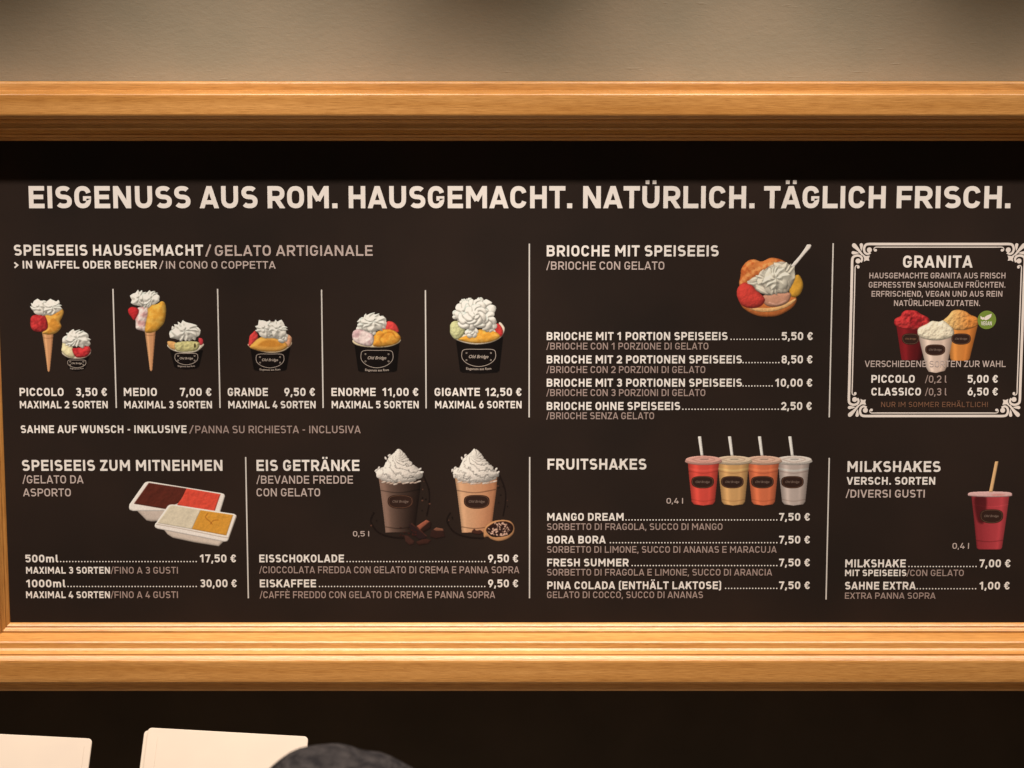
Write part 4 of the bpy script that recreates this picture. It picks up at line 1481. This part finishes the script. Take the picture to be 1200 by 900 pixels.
def rounded(w_, h_, r, n=6):
    o = []
    for cx_, cy_, a0 in ((w_ - r, h_ - r, 0), (r, h_ - r, 90), (r, r, 180), (w_ - r, r, 270)):
        for k_ in range(n + 1):
            t = math.radians(a0 + 90 * k_ / n)
            o.append((cx_ + r * math.cos(t), cy_ + r * math.sin(t)))
    return o


def slab(name, w_, h_, r, th, material, parent, off=(0, 0, 0)):
    ring = rounded(w_, h_, r)
    n = len(ring)
    be = .0012
    v = []
    for (dy, ins) in ((0, be), (be, 0), (th - be, 0), (th, be)):
        for x, z in ring:
            sx = 1 - 2 * ins / w_
            sz = 1 - 2 * ins / h_
            v.append((off[0] + (x - w_ / 2) * sx + w_ / 2, off[1] + dy, off[2] + (z - h_ / 2) * sz + h_ / 2))
    f = [tuple(range(n))[::-1], tuple(range(3 * n, 4 * n))]
    for k_ in range(3):
        for i in range(n):
            j = (i + 1) % n
            f.append((k_ * n + i, k_ * n + j, (k_ + 1) * n + j, (k_ + 1) * n + i))
    o = mesh_obj(name, v, f, material, parent)
    return o


CARD_Y = -0.62


def card(px0, py0, px1, py1, label, back_off):
    """top corners given; the card leans back and hangs down out of the picture"""
    x0_, z0_ = P(px0, py0, CARD_Y)
    x1_, z1_ = P(px1, py1, CARD_Y)
    w_ = math.hypot(x1_ - x0_, z1_ - z0_)
    h_ = .42
    root = empty('white_card', None)
    root['label'] = label
    root['category'] = 'card'
    root['group'] = 'white cards standing below the board'
    slab('front_card', w_, h_, .009, .004, M['card'], root, (0, 0, -h_))
    slab('back_card', w_, h_, .009, .004, M['card'], root, (back_off, .010, -h_ - .004))
    for xe in (.021, w_ - .016):         # folded edges of the holder
        v = [(xe + a_, b_, c_) for a_ in (0, .0016) for b_ in (-.0009, .0001) for c_ in (-h_ + .02, -.016)]
        mesh_obj('folded_edge', v, [(0, 1, 3, 2), (4, 6, 7, 5), (0, 4, 5, 1), (2, 3, 7, 6), (0, 2, 6, 4), (1, 5, 7, 3)], M['card'], root)
    ang = math.atan2(z1_ - z0_, x1_ - x0_)
    root.location = (x0_, CARD_Y, z0_)
    root.rotation_euler = (-math.radians(30), -ang, math.radians(-2))
    return root


card(-72, 856.5, 109.5, 863.5, 'white rounded card at the bottom left, cut by the left edge', -.004)
card(173.5, 852.5, 362, 861, 'white double card with rounded corners, beside the grey hat', -.009)

# ------------------------------------------------------------------ customer in front of the board, only the hat shows
PY_ = -2.45
hx, hz = P(382, 875, PY_)
hx, hz = float(hx), float(hz)
person = empty('person', None, (hx, PY_, 0))
person['label'] = 'person in a dark grey knitted hat below the board, seen from behind'
person['category'] = 'person'
top = hz
head_z = top - .115
sk_v = [(0, 0, .92), (0, 0, 1.10), (0, 0, 1.28), (0, -.01, top - .27), (0, 0, top - .20), (0, .01, top - .12), (0, .02, top - .06)]
sk_r = [.15, .14, .15, .062, .058, .088, .07]
edges = [(i, i + 1) for i in range(6)]
zs = top - .30
for sx in (-1, 1):
    n = len(sk_v)
    sk_v += [(sx * .13, -.01, zs - .02), (sx * .20, -.01, zs - .05), (sx * .24, -.02, zs - .33), (sx * .23, .08, zs - .56), (sx * .22, .11, zs - .66)]
    sk_r += [.065, .06, .045, .034, .03]
    edges += [(3, n), (n, n + 1), (n + 1, n + 2), (n + 2, n + 3), (n + 3, n + 4)]
    for k_, (fx, ln) in enumerate(((-.03, .07), (-.01, .085), (.01, .09), (.03, .08))):
        q = len(sk_v)
        sk_v += [(sx * .22 + fx * .9, .12 + .0 * k_, zs - .72), (sx * .22 + fx, .13, zs - .72 - ln * .6), (sx * .22 + fx, .12, zs - .72 - ln)]
        sk_r += [.010, .009, .008]
        edges += [(n + 4, q), (q, q + 1), (q + 1, q + 2)]
    n = len(sk_v)
    sk_v += [(sx * .10, 0, .84), (sx * .11, .01, .48), (sx * .11, -.02, .10), (sx * .12, .10, .05)]
    sk_r += [.10, .065, .045, .04]
    edges += [(0, n), (n, n + 1), (n + 1, n + 2), (n + 2, n + 3)]
me = bpy.data.meshes.new('body')
me.from_pydata(sk_v, edges, [])
me.materials.append(M['coat'])
body = bpy.data.objects.new('body', me)
link(body, person)
md = body.modifiers.new('skin', 'SKIN')
for i, r_ in enumerate(sk_r):
    me.skin_vertices[0].data[i].radius = (r_, r_ * (.8 if i < 3 else 1))
me.skin_vertices[0].data[0].use_root = True
ms = body.modifiers.new('smooth', 'SUBSURF')
ms.levels = ms.render_levels = 1

# hat: a soft, slouching knitted dome
v, f = [], []
NR, NT = 26, 56
A = [-.168, -.132, -.100, -.06, -.02, 0.0]
for i in range(NR + 1):
    ph = math.pi * .62 * i / NR
    for j in range(NT):
        th = 2 * math.pi * j / NT
        x = math.sin(ph) * math.cos(th)
        y = math.sin(ph) * math.sin(th)
        z = math.cos(ph)
        r_ = 1 + .035 * math.sin(3 * th + 1.3) * math.sin(ph) + .02 * math.sin(7 * th + 4 * ph) * math.sin(ph)
        X = .118 * x * r_
        Y = .125 * y * r_
        Zz = .145 * z * (1 + .006 * math.sin(5 * x * 3))
        # slouch: shallow hump towards the right
        if x > .0:
            X += .06 * x * math.exp(-((z - .55) / .4) ** 2)
        Zz += .003 * math.exp(-((X - .062) / .02) ** 2) - .002 * math.exp(-((X - .040) / .014) ** 2)
        v.append((X, Y, Zz))
for i in range(NR):
    for j in range(NT):
        k_ = (j + 1) % NT
        f.append((i * NT + j, (i + 1) * NT + j, (i + 1) * NT + k_, i * NT + k_))
hat = mesh_obj('hat', v, f, M['knit'], person, smooth=True)
hat.location = (0, 0, top - .147)
# brim roll
v, f = [], []
for i in range(8):
    a_ = 2 * math.pi * i / 8
    for j in range(40):
        th = 2 * math.pi * j / 40
        v.append(((.112 + .012 * math.cos(a_)) * math.cos(th), (.118 + .012 * math.cos(a_)) * math.sin(th), .022 * math.sin(a_)))
for i in range(8):
    for j in range(40):
        k_, l_ = (j + 1) % 40, (i + 1) % 8
        f.append((i * 40 + j, i * 40 + k_, l_ * 40 + k_, l_ * 40 + j))
br = mesh_obj('brim', v, f, M['knit'], hat, smooth=True)
br.location = (0, 0, -.045)

# floor of the shop, far below the picture: carries the customer and bounces warm light
fw = box('floor', -5, 5, -7, WALL_Y, -.1, 0, M['wall'])
fw['kind'] = 'structure'
